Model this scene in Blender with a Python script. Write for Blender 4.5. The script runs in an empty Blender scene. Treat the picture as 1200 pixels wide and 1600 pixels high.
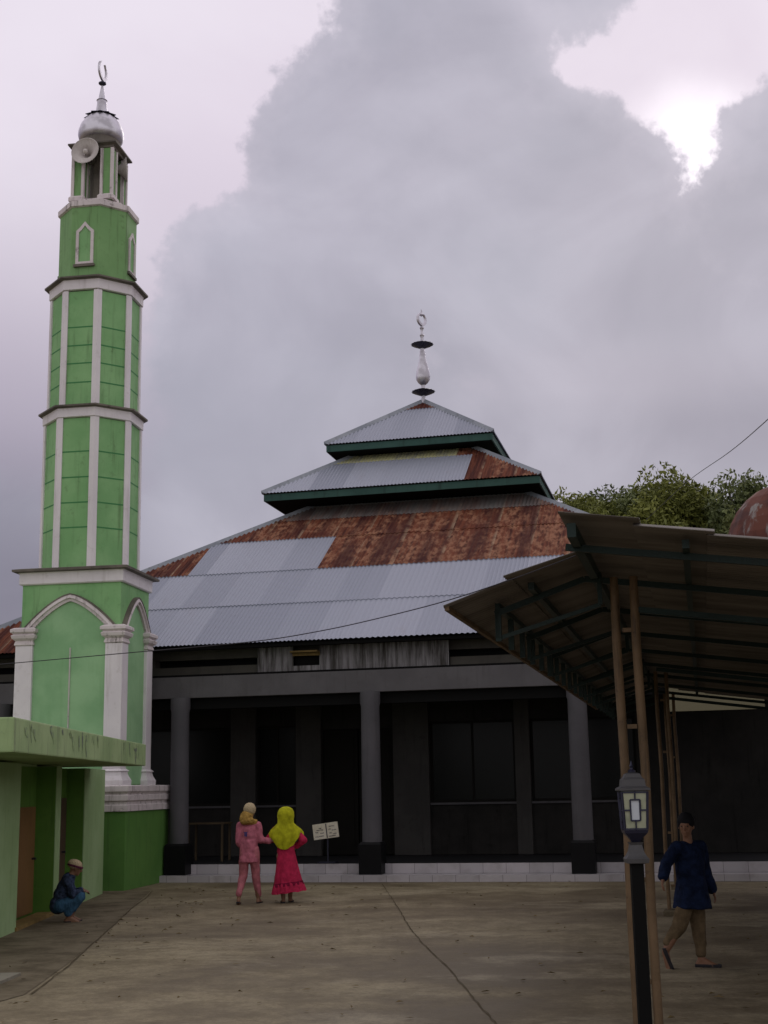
import bpy, bmesh, math, random
from mathutils import Vector, Matrix
random.seed(7)
sc = bpy.context.scene
C = sc.collection
# ---------------------------------------------------------------- camera
PITCH, ROLL, EYE, FPX = 0.202, 0.0184, 1.6, 2094.0
cam = bpy.data.cameras.new("camera"); cam_o = bpy.data.objects.new("camera", cam); C.objects.link(cam_o)
cam.sensor_fit = 'VERTICAL'; cam.sensor_height = 24; cam.lens = FPX/1600*24
cam.clip_start = 0.05; cam.clip_end = 3000
fw = Vector((0, math.cos(PITCH), math.sin(PITCH))); up0 = Vector((0, -math.sin(PITCH), math.cos(PITCH))); rt0 = Vector((1, 0, 0))
rt = rt0*math.cos(ROLL)-up0*math.sin(ROLL); up = up0*math.cos(ROLL)+rt0*math.sin(ROLL)
m = Matrix((rt, up, -fw)).transposed().to_4x4(); m.translation = (0, 0, EYE)
cam_o.matrix_world = m
sc.camera = cam_o
sc.view_settings.view_transform = 'Standard'; sc.view_settings.look = 'None'
sc.view_settings.exposure = 0.0; sc.view_settings.gamma = 1.0
# ---------------------------------------------------------------- world: overcast sky built from directions
def srgb(r, g, b, k=1.0):
    f = lambda c: ((c/255+0.055)/1.055)**2.4 if c/255 > 0.04045 else c/255/12.92
    return (f(r)*k, f(g)*k, f(b)*k, 1)
SUN_AZ, SUN_EL = math.radians(14), math.radians(26)
world = bpy.data.worlds.new("World"); sc.world = world; world.use_nodes = True
NT = world.node_tree; NT.nodes.clear()
class G:
    """tiny node graph helper"""
    def __init__(s, nt): s.nt = nt
    def n(s, t, **k):
        nd = s.nt.nodes.new(t)
        for a, b in k.items(): setattr(nd, a, b)
        return nd
    def put(s, sock, v):
        if hasattr(v, 'is_linked') or isinstance(v, bpy.types.NodeSocket): s.nt.links.new(v, sock)
        else: sock.default_value = v
    def m(s, op, a, b=0.0, c=None, clamp=False):
        nd = s.n('ShaderNodeMath', operation=op); nd.use_clamp = clamp
        s.put(nd.inputs[0], a); s.put(nd.inputs[1], b)
        if c is not None: s.put(nd.inputs[2], c)
        return nd.outputs[0]
    def mix(s, f, a, b, mode='MIX'):
        nd = s.n('ShaderNodeMix', data_type='RGBA', blend_type=mode)
        s.put(nd.inputs[0], f); s.put(nd.inputs[6], a); s.put(nd.inputs[7], b); return nd.outputs[2]
    def ss(s, x, lo, hi, a=0.0, b=1.0):
        nd = s.n('ShaderNodeMapRange', interpolation_type='SMOOTHSTEP')
        s.put(nd.inputs[0], x); nd.inputs[1].default_value = lo; nd.inputs[2].default_value = hi
        nd.inputs[3].default_value = a; nd.inputs[4].default_value = b; return nd.outputs[0]
    def noise(s, vec, scale, detail=4, rough=0.5, dist=0.0, out=0):
        nd = s.n('ShaderNodeTexNoise'); nd.inputs['Scale'].default_value = scale; nd.inputs['Detail'].default_value = detail
        nd.inputs['Roughness'].default_value = rough; nd.inputs['Distortion'].default_value = dist
        if vec is not None: s.nt.links.new(vec, nd.inputs['Vector'])
        return nd.outputs[out]
    def map(s, vec, scale=(1, 1, 1), loc=(0, 0, 0), rot=(0, 0, 0)):
        nd = s.n('ShaderNodeMapping'); s.nt.links.new(vec, nd.inputs[0])
        nd.inputs['Scale'].default_value = scale; nd.inputs['Location'].default_value = loc; nd.inputs['Rotation'].default_value = rot
        return nd.outputs[0]
w = G(NT)
tc = w.n('ShaderNodeTexCoord'); dirv = tc.outputs['Generated']
sep = w.n('ShaderNodeSeparateXYZ'); NT.links.new(dirv, sep.inputs[0])
az = w.m('ARCTAN2', sep.outputs[0], sep.outputs[1])          # 0 = north, + to the east
el = w.m('ARCSINE', sep.outputs[2])
def sky_dir(px, py):                                         # design-time: where a cloud stands in the sky
    d = (fw + rt*((px-600)/FPX) - up*((py-800)/FPX)).normalized()
    return math.atan2(d.x, d.y), math.asin(d.z)
nz1 = w.m('SUBTRACT', w.noise(dirv, 7.0, 6, 0.55), 0.5)
nz2 = w.m('SUBTRACT', w.noise(dirv, 24.0, 5, 0.6), 0.5)
nz3 = w.m('SUBTRACT', w.noise(dirv, 70.0, 4, 0.6), 0.5)
nzw = w.m('ADD', w.m('ADD', w.m('MULTIPLY', nz1, 0.62), w.m('MULTIPLY', nz2, 0.42)), w.m('MULTIPLY', nz3, 0.12))
def blob(px, py, rpx, sx=1.0, sy=1.0):
    a0, e0 = sky_dir(px, py); r = rpx/FPX
    dx = w.m('MULTIPLY', w.m('SUBTRACT', az, a0), math.cos(e0)/(r*sx)); dy = w.m('MULTIPLY', w.m('SUBTRACT', el, e0), 1/(r*sy))
    d = w.m('SQRT', w.m('ADD', w.m('MULTIPLY', dx, dx), w.m('MULTIPLY', dy, dy)))
    return w.m('MULTIPLY', w.m('SUBTRACT', 1.0, d), rpx/250.0)   # same edge steepness for all sizes
field = None
for b in [(700, 40, 175), (560, 250, 190), (470, 520, 255), (760, 330, 240), (830, 400, 265), (990, 590, 285), (1250, 260, 130),
          (330, 620, 150), (400, 700, 230), (880, -60, 130), (1165, 380, 130), (1400, 700, 380), (30, 950, 260), (600, 1000, 500), (760, 200, 150)]:
    v = blob(*b)
    if field is None: field = v
    else:
        nd = w.n('ShaderNodeMath', operation='SMOOTH_MAX'); w.put(nd.inputs[0], field); w.put(nd.inputs[1], v); nd.inputs[2].default_value = 0.12; field = nd.outputs[0]
fieldn = w.m('ADD', field, nzw)
hi = w.ss(el, 0.26, 0.36)
nd_ = w.n('ShaderNodeMapRange', interpolation_type='SMOOTHSTEP'); w.put(nd_.inputs[0], fieldn); nd_.inputs[1].default_value = -0.01
w.put(nd_.inputs[2], w.m('ADD', 0.085, w.m('MULTIPLY', w.m('SUBTRACT', 1.0, hi), 0.35))); mask = nd_.outputs[0]
edge = w.m('MULTIPLY', w.ss(fieldn, 0.0, 0.30, 1.0, 0.0), mask)      # thin cloud rims pass more light
mott = w.noise(dirv, 4.2, 5, 0.5, 0.3)
mott2 = w.noise(w.map(dirv, (2, 2, 3.6)), 2.4, 5, 0.5, 0.6)
light = w.mix(w.ss(mott, 0.3, 0.7), srgb(203, 193, 206), srgb(214, 206, 217))
lower = w.ss(el, 0.16, 0.44)                                      # overcast greyer towards the horizon
cloud = w.mix(lower, srgb(143, 141, 154), srgb(169, 166, 179))
cloud = w.mix(w.ss(mott, 0.36, 0.66), cloud, w.mix(lower, srgb(158, 156, 169), srgb(158, 157, 170)))
cloud = w.mix(w.m('MULTIPLY', w.ss(mott2, 0.42, 0.68), 0.35), cloud, srgb(140, 136, 150))
bil = w.noise(dirv, 6.5, 6, 0.52, 0.5)
cloud = w.mix(w.m('MULTIPLY', w.ss(bil, 0.44, 0.66), 0.32), cloud, srgb(184, 181, 194))
cloud = w.mix(w.m('MULTIPLY', w.ss(bil, 0.50, 0.34), 0.30), cloud, srgb(140, 139, 152))
cloud = w.mix(w.m('MULTIPLY', edge, 0.25), cloud, srgb(200, 193, 205))
light = w.mix(w.ss(el, 0.20, 0.50), srgb(150, 143, 158), light)
skyc = w.mix(mask, light, cloud)
dk = w.ss(blob(0, 960, 330, 1.1, 1.0), 0.0, 1.1)
skyc = w.mix(w.m('MULTIPLY', dk, 0.65), skyc, srgb(92, 88, 104))
dk2 = w.ss(blob(1220, 640, 300, 1.3, 0.5), 0.0, 1.0)
skyc = w.mix(w.m('MULTIPLY', dk2, 0.4), skyc, srgb(125, 122, 136))
lt2 = w.ss(blob(980, 590, 260, 1.5, 0.35), 0.0, 0.9)
skyc = w.mix(w.m('MULTIPLY', lt2, 0.25), skyc, srgb(182, 176, 188))
br = w.ss(w.m('ADD', blob(1085, 245, 150, 0.9, 1.0), w.m('MULTIPLY', nz1, 0.5)), 0.0, 0.6)
skyc = w.mix(w.m('MULTIPLY', br, w.m('SUBTRACT', 1.0, mask)), skyc, (1.05, 0.98, 1.05, 1))
# the rest of the dome, behind and above the viewer: plain bright overcast
back = w.ss(sep.outputs[1], 0.55, -0.1)
skyc = w.mix(back, skyc, w.mix(w.ss(mott, 0.3, 0.7), (0.50, 0.48, 0.50, 1), (0.72, 0.68, 0.70, 1)))
bgc = w.n('ShaderNodeBackground'); w.put(bgc.inputs[0], skyc); bgc.inputs[1].default_value = 1.3
skt = w.n('ShaderNodeTexSky', sky_type='NISHITA'); skt.sun_disc = False; skt.sun_elevation = SUN_EL; skt.sun_rotation = SUN_AZ
bgs = w.n('ShaderNodeBackground'); NT.links.new(skt.outputs[0], bgs.inputs[0]); bgs.inputs[1].default_value = 0.05
mxs = w.n('ShaderNodeMixShader'); mxs.inputs[0].default_value = 0.94      # the cloud deck covers nearly all of the blue
NT.links.new(bgs.outputs[0], mxs.inputs[1]); NT.links.new(bgc.outputs[0], mxs.inputs[2])
wo = w.n('ShaderNodeOutputWorld'); NT.links.new(mxs.outputs[0], wo.inputs[0])
# ---------------------------------------------------------------- sun behind the clouds
sl = bpy.data.lights.new("sun", 'SUN'); sl.energy = 0.5; sl.angle = math.radians(25); sl.color = (1, 0.95, 0.88)
so = bpy.data.objects.new("sun", sl); C.objects.link(so)
sd = Vector((math.sin(SUN_AZ)*math.cos(SUN_EL), math.cos(SUN_AZ)*math.cos(SUN_EL), math.sin(SUN_EL)))
so.rotation_euler = sd.to_track_quat('Z', 'Y').to_euler(); so.location = (0, 0, 40)

# ================================================================ materials
MATS = {}
def mat(name, build):
    if name in MATS: return MATS[name]
    mm = bpy.data.materials.new(name); mm.use_nodes = True; nt = mm.node_tree; nt.nodes.clear()
    g = G(nt); g.tc = g.n('ShaderNodeTexCoord'); g.obj = g.tc.outputs['Object']
    g.pr = g.n('ShaderNodeBsdfPrincipled'); o = g.n('ShaderNodeOutputMaterial'); nt.links.new(g.pr.outputs[0], o.inputs[0])
    build(g); MATS[name] = mm; return mm
def bump(g, h, strength=0.3, dist=0.02):
    b = g.n('ShaderNodeBump'); b.inputs['Strength'].default_value = strength; b.inputs['Distance'].default_value = dist
    g.put(b.inputs['Height'], h); g.nt.links.new(b.outputs[0], g.pr.inputs['Normal'])
def P(g, col, rough=0.7, metal=0.0, spec=0.4):
    g.put(g.pr.inputs['Base Color'], col); g.put(g.pr.inputs['Roughness'], rough)
    g.pr.inputs['Metallic'].default_value = metal; g.pr.inputs['Specular IOR Level'].default_value = spec
def paint(c1, c2, dirt, dirt_amt=0.35, streak=1.0, rough=0.7, sc_=1.0, spec=0.25):
    def b(g):
        big = g.ss(g.noise(g.obj, 1.3*sc_, 4, 0.6), 0.3, 0.7)
        col = g.mix(big, c1, c2)
        st = g.ss(g.noise(g.map(g.obj, (9, 9, 0.7)), 1.0*sc_, 5, 0.65), 0.52, 0.78)
        sp = g.ss(g.noise(g.obj, 6*sc_, 6, 0.7), 0.55, 0.75)
        d = g.m('ADD', g.m('MULTIPLY', st, dirt_amt*streak), g.m('MULTIPLY', sp, dirt_amt*0.7), clamp=True)
        col = g.mix(d, col, dirt)
        P(g, col, rough, 0, spec); bump(g, g.noise(g.obj, 60, 4, 0.6), 0.25, 0.01)
    return b
mint = mat('mint_paint', paint((0.180, 0.375, 0.155, 1), (0.245, 0.455, 0.205, 1), (0.09, 0.16, 0.065, 1), 0.65))
mint_p = mat('panel_paint', paint((0.215, 0.40, 0.205, 1), (0.30, 0.50, 0.275, 1), (0.10, 0.26, 0.08, 1), 0.22))
mint_hi = mat('moss_green_paint', paint((0.165, 0.32, 0.125, 1), (0.205, 0.375, 0.155, 1), (0.07, 0.11, 0.045, 1), 0.75))
green_dk = mat('base_green_paint', paint((0.085, 0.20, 0.045, 1), (0.11, 0.24, 0.055, 1), (0.045, 0.08, 0.03, 1), 0.45))
white = mat('white_paint', paint((0.66, 0.62, 0.65, 1), (0.74, 0.70, 0.72, 1), (0.34, 0.30, 0.27, 1), 0.5))
white_d = mat('weathered_white_paint', paint((0.56, 0.50, 0.51, 1), (0.68, 0.62, 0.62, 1), (0.07, 0.055, 0.045, 1), 1.1))
grime_shade = mat('grime_shade', paint((0.09, 0.08, 0.07, 1), (0.19, 0.165, 0.14, 1), (0.04, 0.038, 0.03, 1), 0.8))  # dirt on ledges; also painted shade on arch edges and belvedere core
groove = mat('groove_paint', lambda g: P(g, (0.05, 0.20, 0.07, 1), 0.8))
pale_green = mat('pale_green_paint', paint((0.26, 0.37, 0.17, 1), (0.35, 0.46, 0.23, 1), (0.15, 0.17, 0.11, 1), 0.9))
wall_green = mat('wall_green_paint', paint((0.25, 0.37, 0.17, 1), (0.32, 0.45, 0.23, 1), (0.13, 0.19, 0.08, 1), 0.4))
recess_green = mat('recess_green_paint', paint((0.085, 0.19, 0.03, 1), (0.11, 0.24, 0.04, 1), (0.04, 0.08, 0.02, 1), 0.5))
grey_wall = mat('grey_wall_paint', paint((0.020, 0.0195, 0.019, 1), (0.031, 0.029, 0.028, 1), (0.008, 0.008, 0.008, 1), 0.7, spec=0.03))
clere_m = mat('clerestory_paint', paint((0.055, 0.05, 0.043, 1), (0.075, 0.07, 0.058, 1), (0.03, 0.03, 0.03, 1), 0.4))
grey_beam = mat('grey_beam_paint', paint((0.080, 0.076, 0.080, 1), (0.10, 0.096, 0.10, 1), (0.05, 0.045, 0.045, 1), 0.5))
grey_col = mat('grey_column_paint', paint((0.07, 0.068, 0.076, 1), (0.088, 0.084, 0.092, 1), (0.04, 0.038, 0.04, 1), 0.4))
dark = mat('dark_shade', lambda g: P(g, (0.010, 0.010, 0.010, 1), 0.9, 0, 0.02))  # near-black for painted shade under eaves and beam and inside openings
black_tile = mat('black_tile', lambda g: (P(g, (0.007, 0.007, 0.008, 1), 0.45, 0, 0.1), bump(g, g.noise(g.obj, 8), 0.05)))
def b_zinc(g):
    at = g.n('ShaderNodeAttribute'); at.attribute_name = 'sheet'
    v = g.n('ShaderNodeSeparateColor'); g.nt.links.new(at.outputs['Color'], v.inputs[0]); s = v.outputs[0]
    col = g.mix(s, (0.275, 0.295, 0.36, 1), (0.365, 0.385, 0.455, 1))
    stain = g.ss(g.noise(g.map(g.obj, (2.4, 0.7, 0.7)), 1.2, 6, 0.7), 0.55, 0.8)
    col = g.mix(g.m('MULTIPLY', stain, 0.4), col, (0.30, 0.28, 0.31, 1))
    sp = g.ss(g.noise(g.obj, 10, 4, 0.6), 0.68, 0.78)
    col = g.mix(g.m('MULTIPLY', sp, 0.35), col, (0.22, 0.14, 0.09, 1))
    P(g, col, 0.5, 0.25, 0.4)
zinc = mat('zinc_sheet', b_zinc)
def b_rust(g):
    at = g.n('ShaderNodeAttribute'); at.attribute_name = 'sheet'
    v = g.n('ShaderNodeSeparateColor'); g.nt.links.new(at.outputs['Color'], v.inputs[0]); s = v.outputs[0]; tt = v.outputs[1]; xx = v.outputs[2]
    n1 = g.noise(g.map(g.obj, (9.0, 0.5, 0.5)), 1.2, 6, 0.7)
    col = g.mix(g.ss(n1, 0.36, 0.62), (0.055, 0.014, 0.010, 1), (0.165, 0.050, 0.026, 1))
    # rows of purlin nails: lighter ochre blotches at regular steps up the slope
    wob = g.m('MULTIPLY', g.m('SUBTRACT', g.noise(g.obj, 2.0, 3, 0.5), 0.5), 0.05)
    wv = g.m('SINE', g.m('MULTIPLY', g.m('ADD', tt, wob), 2*math.pi*22.0))
    blot = g.m('MULTIPLY', g.ss(wv, -0.3, 0.9), g.ss(g.noise(g.map(g.obj, (9, 5, 5)), 1.0, 4, 0.6), 0.40, 0.64))
    col = g.mix(g.m('MULTIPLY', blot, 0.75), col, (0.34, 0.17, 0.10, 1))
    dkb = g.m('MULTIPLY', g.ss(xx, 0.35, 0.55), g.ss(g.noise(g.map(g.obj, (2.2, 0.3, 0.3)), 1.0, 4, 0.6), 0.42, 0.58))
    col = g.mix(g.m('MULTIPLY', dkb, 0.75), col, (0.045, 0.011, 0.011, 1))
    lap = g.m('MULTIPLY', g.ss(xx, 0.90, 1.0), g.ss(g.noise(g.obj, 2.0, 5, 0.7), 0.38, 0.60))
    col = g.mix(g.m('MULTIPLY', lap, 0.6), col, (0.42, 0.30, 0.20, 1))
    topg = g.ss(g.m('ADD', tt, g.m('MULTIPLY', g.m('SUBTRACT', g.noise(g.map(g.obj, (4, .6, .6)), 1.0, 4, 0.6), 0.5), 0.12)), 0.60, 0.70)
    col = g.mix(topg, col, (0.17, 0.165, 0.16, 1))
    P(g, col, 0.85, 0.0, 0.2)
rust = mat('rusted_sheet', b_rust)
def b_old(g):
    n1 = g.noise(g.map(g.obj, (5, 0.8, 0.8)), 1.2, 5, 0.6)
    P(g, g.mix(g.ss(n1, 0.35, 0.7), (0.13, 0.135, 0.135, 1), (0.24, 0.24, 0.24, 1)), 0.75, 0.1)
oldzinc = mat('old_grey_sheet', b_old)
def b_yel(g):
    n1 = g.noise(g.map(g.obj, (4, 1, 1)), 1.8, 5, 0.6)
    P(g, g.mix(g.ss(n1, 0.30, 0.58), (0.26, 0.26, 0.21, 1), (0.42, 0.41, 0.22, 1)), 0.8)
yelzinc = mat('yellowed_sheet', b_yel)
fascia_m = mat('dark_green_fascia', paint((0.028, 0.072, 0.062, 1), (0.040, 0.095, 0.080, 1), (0.010, 0.022, 0.02, 1), 0.7))
flash_m = mat('flashing', paint((0.20, 0.22, 0.26, 1), (0.30, 0.32, 0.36, 1), (0.10, 0.09, 0.08, 1), 0.6))
chrome = mat('polished_steel', lambda g: (P(g, g.mix(g.ss(g.noise(g.obj, 5, 4), 0.4, 0.65), (0.62, 0.60, 0.66, 1), (0.42, 0.40, 0.44, 1)), 0.42, 0.85)))
steel_dk = mat('dark_steel', lambda g: P(g, (0.05, 0.05, 0.075, 1), 0.4, 0.7))
clad = mat('clerestory_sheet', lambda g: P(g, g.mix(g.ss(g.noise(g.map(g.obj, (7, 1, 0.6)), 1.5, 5, 0.7), 0.35, 0.65), (0.05, 0.045, 0.04, 1), (0.26, 0.25, 0.26, 1)), 0.6, 0.2))
def b_tile(g):
    br_ = g.n('ShaderNodeTexBrick'); g.nt.links.new(g.map(g.obj, (1, 1, 1), rot=(math.pi/2, 0, 0)), br_.inputs[0])
    br_.inputs['Color1'].default_value = (0.36, 0.34, 0.36, 1); br_.inputs['Color2'].default_value = (0.46, 0.43, 0.45, 1); br_.inputs['Mortar'].default_value = (0.15, 0.14, 0.14, 1)
    br_.offset = 0; br_.inputs['Scale'].default_value = 1; br_.inputs['Brick Width'].default_value = 0.4; br_.inputs['Row Height'].default_value = 0.4; br_.inputs['Mortar Size'].default_value = 0.004
    dn = g.ss(g.noise(g.obj, 2.5, 5, 0.6), 0.45, 0.8)
    P(g, g.mix(g.m('MULTIPLY', dn, 0.5), br_.outputs[0], (0.16, 0.14, 0.12, 1)), 0.35)
tile = mat('white_tile', b_tile)
def b_ground(g):
    a = g.noise(g.map(g.obj, (0.36, 0.42, 1), (1.3, 2.2, 0)), 1.0, 9, 0.66, 0.4)
    c = g.noise(g.map(g.obj, (1.3, 1.3, 1)), 1.3, 9, 0.74)
    f_ = g.noise(g.obj, 26, 6, 0.8)
    col = g.mix(g.ss(a, 0.36, 0.62), (0.132, 0.102, 0.058, 1), (0.31, 0.262, 0.165, 1))
    col = g.mix(g.m('MULTIPLY', g.ss(c, 0.42, 0.62), 0.5), col, (0.108, 0.082, 0.044, 1))
    col = g.mix(g.m('MULTIPLY', g.ss(g.noise(g.map(g.obj, (0.4, 0.6, 1), (3, 1, 0)), 0.9, 8, 0.68, 0.3), 0.52, 0.66), 0.6), col, (0.40, 0.35, 0.235, 1))
    mg = g.noise(g.obj, 7, 6, 0.75)
    col = g.mix(g.m('MULTIPLY', g.ss(mg, 0.44, 0.62), 0.3), col, (0.085, 0.065, 0.038, 1))
    col = g.mix(g.m('MULTIPLY', g.ss(f_, 0.35, 0.7), 0.4), col, (0.062, 0.047, 0.027, 1))
    sp = g.ss(g.noise(g.obj, 90, 3, 0.5), 0.62, 0.72)
    col = g.mix(g.m('MULTIPLY', sp, 0.35), col, (0.22, 0.19, 0.15, 1))
    P(g, col, g.ss(a, 0.3, 0.7, 0.62, 0.9), 0, 0.3)
    bump(g, g.m('ADD', g.m('MULTIPLY', c, 0.6), g.m('MULTIPLY', f_, 0.4)), 0.35, 0.03)
ground_m = mat('courtyard_concrete', b_ground)
apron_m = mat('apron_concrete', lambda g: (P(g, g.mix(g.ss(g.noise(g.obj, 2.0, 6, 0.7), 0.35, 0.65), (0.095, 0.075, 0.046, 1), (0.18, 0.15, 0.10, 1)), 0.9, 0, 0.2), bump(g, g.noise(g.obj, 12, 5), 0.4, 0.03)))
crack_m = mat('joint_dirt', lambda g: P(g, g.mix(g.noise(g.obj, 9, 4), (0.075, 0.058, 0.036, 1), (0.13, 0.106, 0.07, 1)), 0.95, 0, 0.1))
slab_m = mat('pale_slab', paint((0.20, 0.19, 0.15, 1), (0.27, 0.25, 0.20, 1), (0.10, 0.08, 0.05, 1), 0.5))
door_m = mat('brown_door', paint((0.16, 0.085, 0.03, 1), (0.20, 0.105, 0.04, 1), (0.07, 0.04, 0.02, 1), 0.4, rough=0.5))
door_dk = mat('dark_brown_door', paint((0.06, 0.035, 0.028, 1), (0.085, 0.05, 0.035, 1), (0.03, 0.02, 0.015, 1), 0.4, rough=0.5))
post_m = mat('rusty_brown_pipe', paint((0.105, 0.068, 0.036, 1), (0.17, 0.11, 0.06, 1), (0.04, 0.026, 0.018, 1), 1.0, rough=0.6, sc_=3))
truss_m = mat('dark_green_steel', paint((0.006, 0.017, 0.014, 1), (0.010, 0.026, 0.022, 1), (0.012, 0.010, 0.008, 1), 0.5, rough=0.5))
def b_under(g):
    n1 = g.noise(g.map(g.obj, (0.8, 3, 1)), 1.5, 5, 0.6)
    P(g, g.mix(g.ss(n1, 0.35, 0.65), (0.105, 0.092, 0.080, 1), (0.165, 0.148, 0.133, 1)), 0.7, 0.1)
under_m = mat('aged_roof_sheet', b_under)
glassd = mat('dark_window_glass', lambda g: P(g, (0.006, 0.007, 0.007, 1), 0.25, 0, 0.12))
frame_m = mat('dark_window_frame', lambda g: P(g, (0.010, 0.009, 0.008, 1), 0.7, 0, 0.1))
lamp_bk = mat('lantern_metal', lambda g: P(g, g.mix(g.noise(g.obj, 20, 4), (0.02, 0.022, 0.045, 1), (0.035, 0.035, 0.065, 1)), 0.4, 0.4))
lamp_roof = mat('lantern_roof_metal', lambda g: P(g, g.mix(g.noise(g.obj, 20, 4), (0.055, 0.055, 0.058, 1), (0.085, 0.083, 0.088, 1)), 0.55, 0.1))
lamp_gl = mat('frosted_glass', lambda g: P(g, g.mix(g.ss(g.noise(g.obj, 14, 3), 0.4, 0.7), (0.36, 0.38, 0.27, 1), (0.26, 0.29, 0.20, 1)), 0.35))
lamp_glc = mat('clear_white_glass', lambda g: P(g, (0.52, 0.56, 0.62, 1), 0.2))
pole_m = mat('black_pole', lambda g: P(g, (0.006, 0.006, 0.006, 1), 0.8, 0, 0.1))
horn_m = mat('horn_grey', paint((0.46, 0.42, 0.41, 1), (0.56, 0.52, 0.50, 1), (0.12, 0.09, 0.07, 1), 0.5, sc_=3))
cable_m = mat('black_cable', lambda g: P(g, (0.02, 0.018, 0.025, 1), 0.6))
sign_m = mat('sign_paint', paint((0.55, 0.50, 0.38, 1), (0.66, 0.62, 0.52, 1), (0.30, 0.24, 0.14, 1), 0.5, sc_=4))
ink_m = mat('sign_ink', lambda g: P(g, (0.03, 0.03, 0.05, 1), 0.7))
wood_m = mat('old_wood', paint((0.06, 0.042, 0.025, 1), (0.09, 0.065, 0.035, 1), (0.05, 0.035, 0.02, 1), 0.4, sc_=3))
yel_wood = mat('yellow_plank', paint((0.17, 0.115, 0.04, 1), (0.24, 0.16, 0.055, 1), (0.07, 0.05, 0.02, 1), 0.7, sc_=3))
palep = mat('pale_board', paint((0.42, 0.38, 0.24, 1), (0.50, 0.45, 0.30, 1), (0.25, 0.2, 0.12, 1), 0.3))
bark = mat('bark', paint((0.06, 0.05, 0.035, 1), (0.09, 0.075, 0.05, 1), (0.03, 0.025, 0.018, 1), 0.4))
def b_leaf(c1, c2):
    def b(g):
        oi = g.n('ShaderNodeAttribute'); oi.attribute_name = 'leaf'
        P(g, g.mix(oi.outputs['Fac'], c1, c2), 0.6, 0, 0.3)
    return b
leaf_a = mat('olive_leaves', b_leaf((0.075, 0.090, 0.016, 1), (0.20, 0.215, 0.045, 1)))
leaf_b = mat('green_leaves', b_leaf((0.055, 0.075, 0.025, 1), (0.15, 0.175, 0.06, 1)))
def cloth(c, k=0.8, sc_=14):
    def b(g):
        n_ = g.noise(g.obj, sc_, 4, 0.6)
        c2 = (c[0]*k*0.8, c[1]*k*0.8, c[2]*k*0.8, 1)
        P(g, g.mix(g.ss(n_, 0.3, 0.7), c2, c), 0.9, 0, 0.1); bump(g, g.noise(g.map(g.obj, (1, 1, .35)), 24, 4), 0.7, 0.03)
    return b
skin_m = mat('brown_skin', lambda g: P(g, g.mix(g.noise(g.obj, 9, 3), (0.17, 0.085, 0.05, 1), (0.22, 0.11, 0.065, 1)), 0.6))
pink_m = mat('pink_cloth', cloth((0.50, 0.155, 0.21, 1))); pink_l = mat('pink_trouser_cloth', cloth((0.50, 0.17, 0.20, 1)))
red_m = mat('crimson_cloth', cloth((0.50, 0.028, 0.085, 1))); redd_m = mat('dark_crimson_trim', cloth((0.20, 0.01, 0.04, 1)))
lime_m = mat('lime_yellow_cloth', cloth((0.44, 0.44, 0.018, 1), 0.85)); cream_m = mat('cream_knit', cloth((0.50, 0.40, 0.25, 1), 0.8, 60))
tan_m = mat('ochre_scarf', cloth((0.42, 0.26, 0.07, 1))); navy_m = mat('navy_cloth', cloth((0.010, 0.018, 0.050, 1), 0.5))
jean_m = mat('blue_jean_cloth', cloth((0.045, 0.11, 0.19, 1))); khaki_m = mat('khaki_cloth', cloth((0.14, 0.10, 0.058, 1)))
navy2 = mat('patterned_navy_cloth', cloth((0.05, 0.07, 0.13, 1), 0.25, 22))
hair_m = mat('black_hair', lambda g: P(g, (0.008, 0.008, 0.010, 1), 0.8, 0, 0.15)); sole_m = mat('dark_sandal', lambda g: P(g, (0.012, 0.01, 0.014, 1), 0.7))
eye_m = mat('eye', lambda g: P(g, (0.02, 0.015, 0.012, 1), 0.3)); blueprint = mat('blue_print', lambda g: P(g, (0.03, 0.035, 0.16, 1), 0.8)); stripe_m = mat('maroon_band', cloth((0.12, 0.03, 0.06, 1)))

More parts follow.
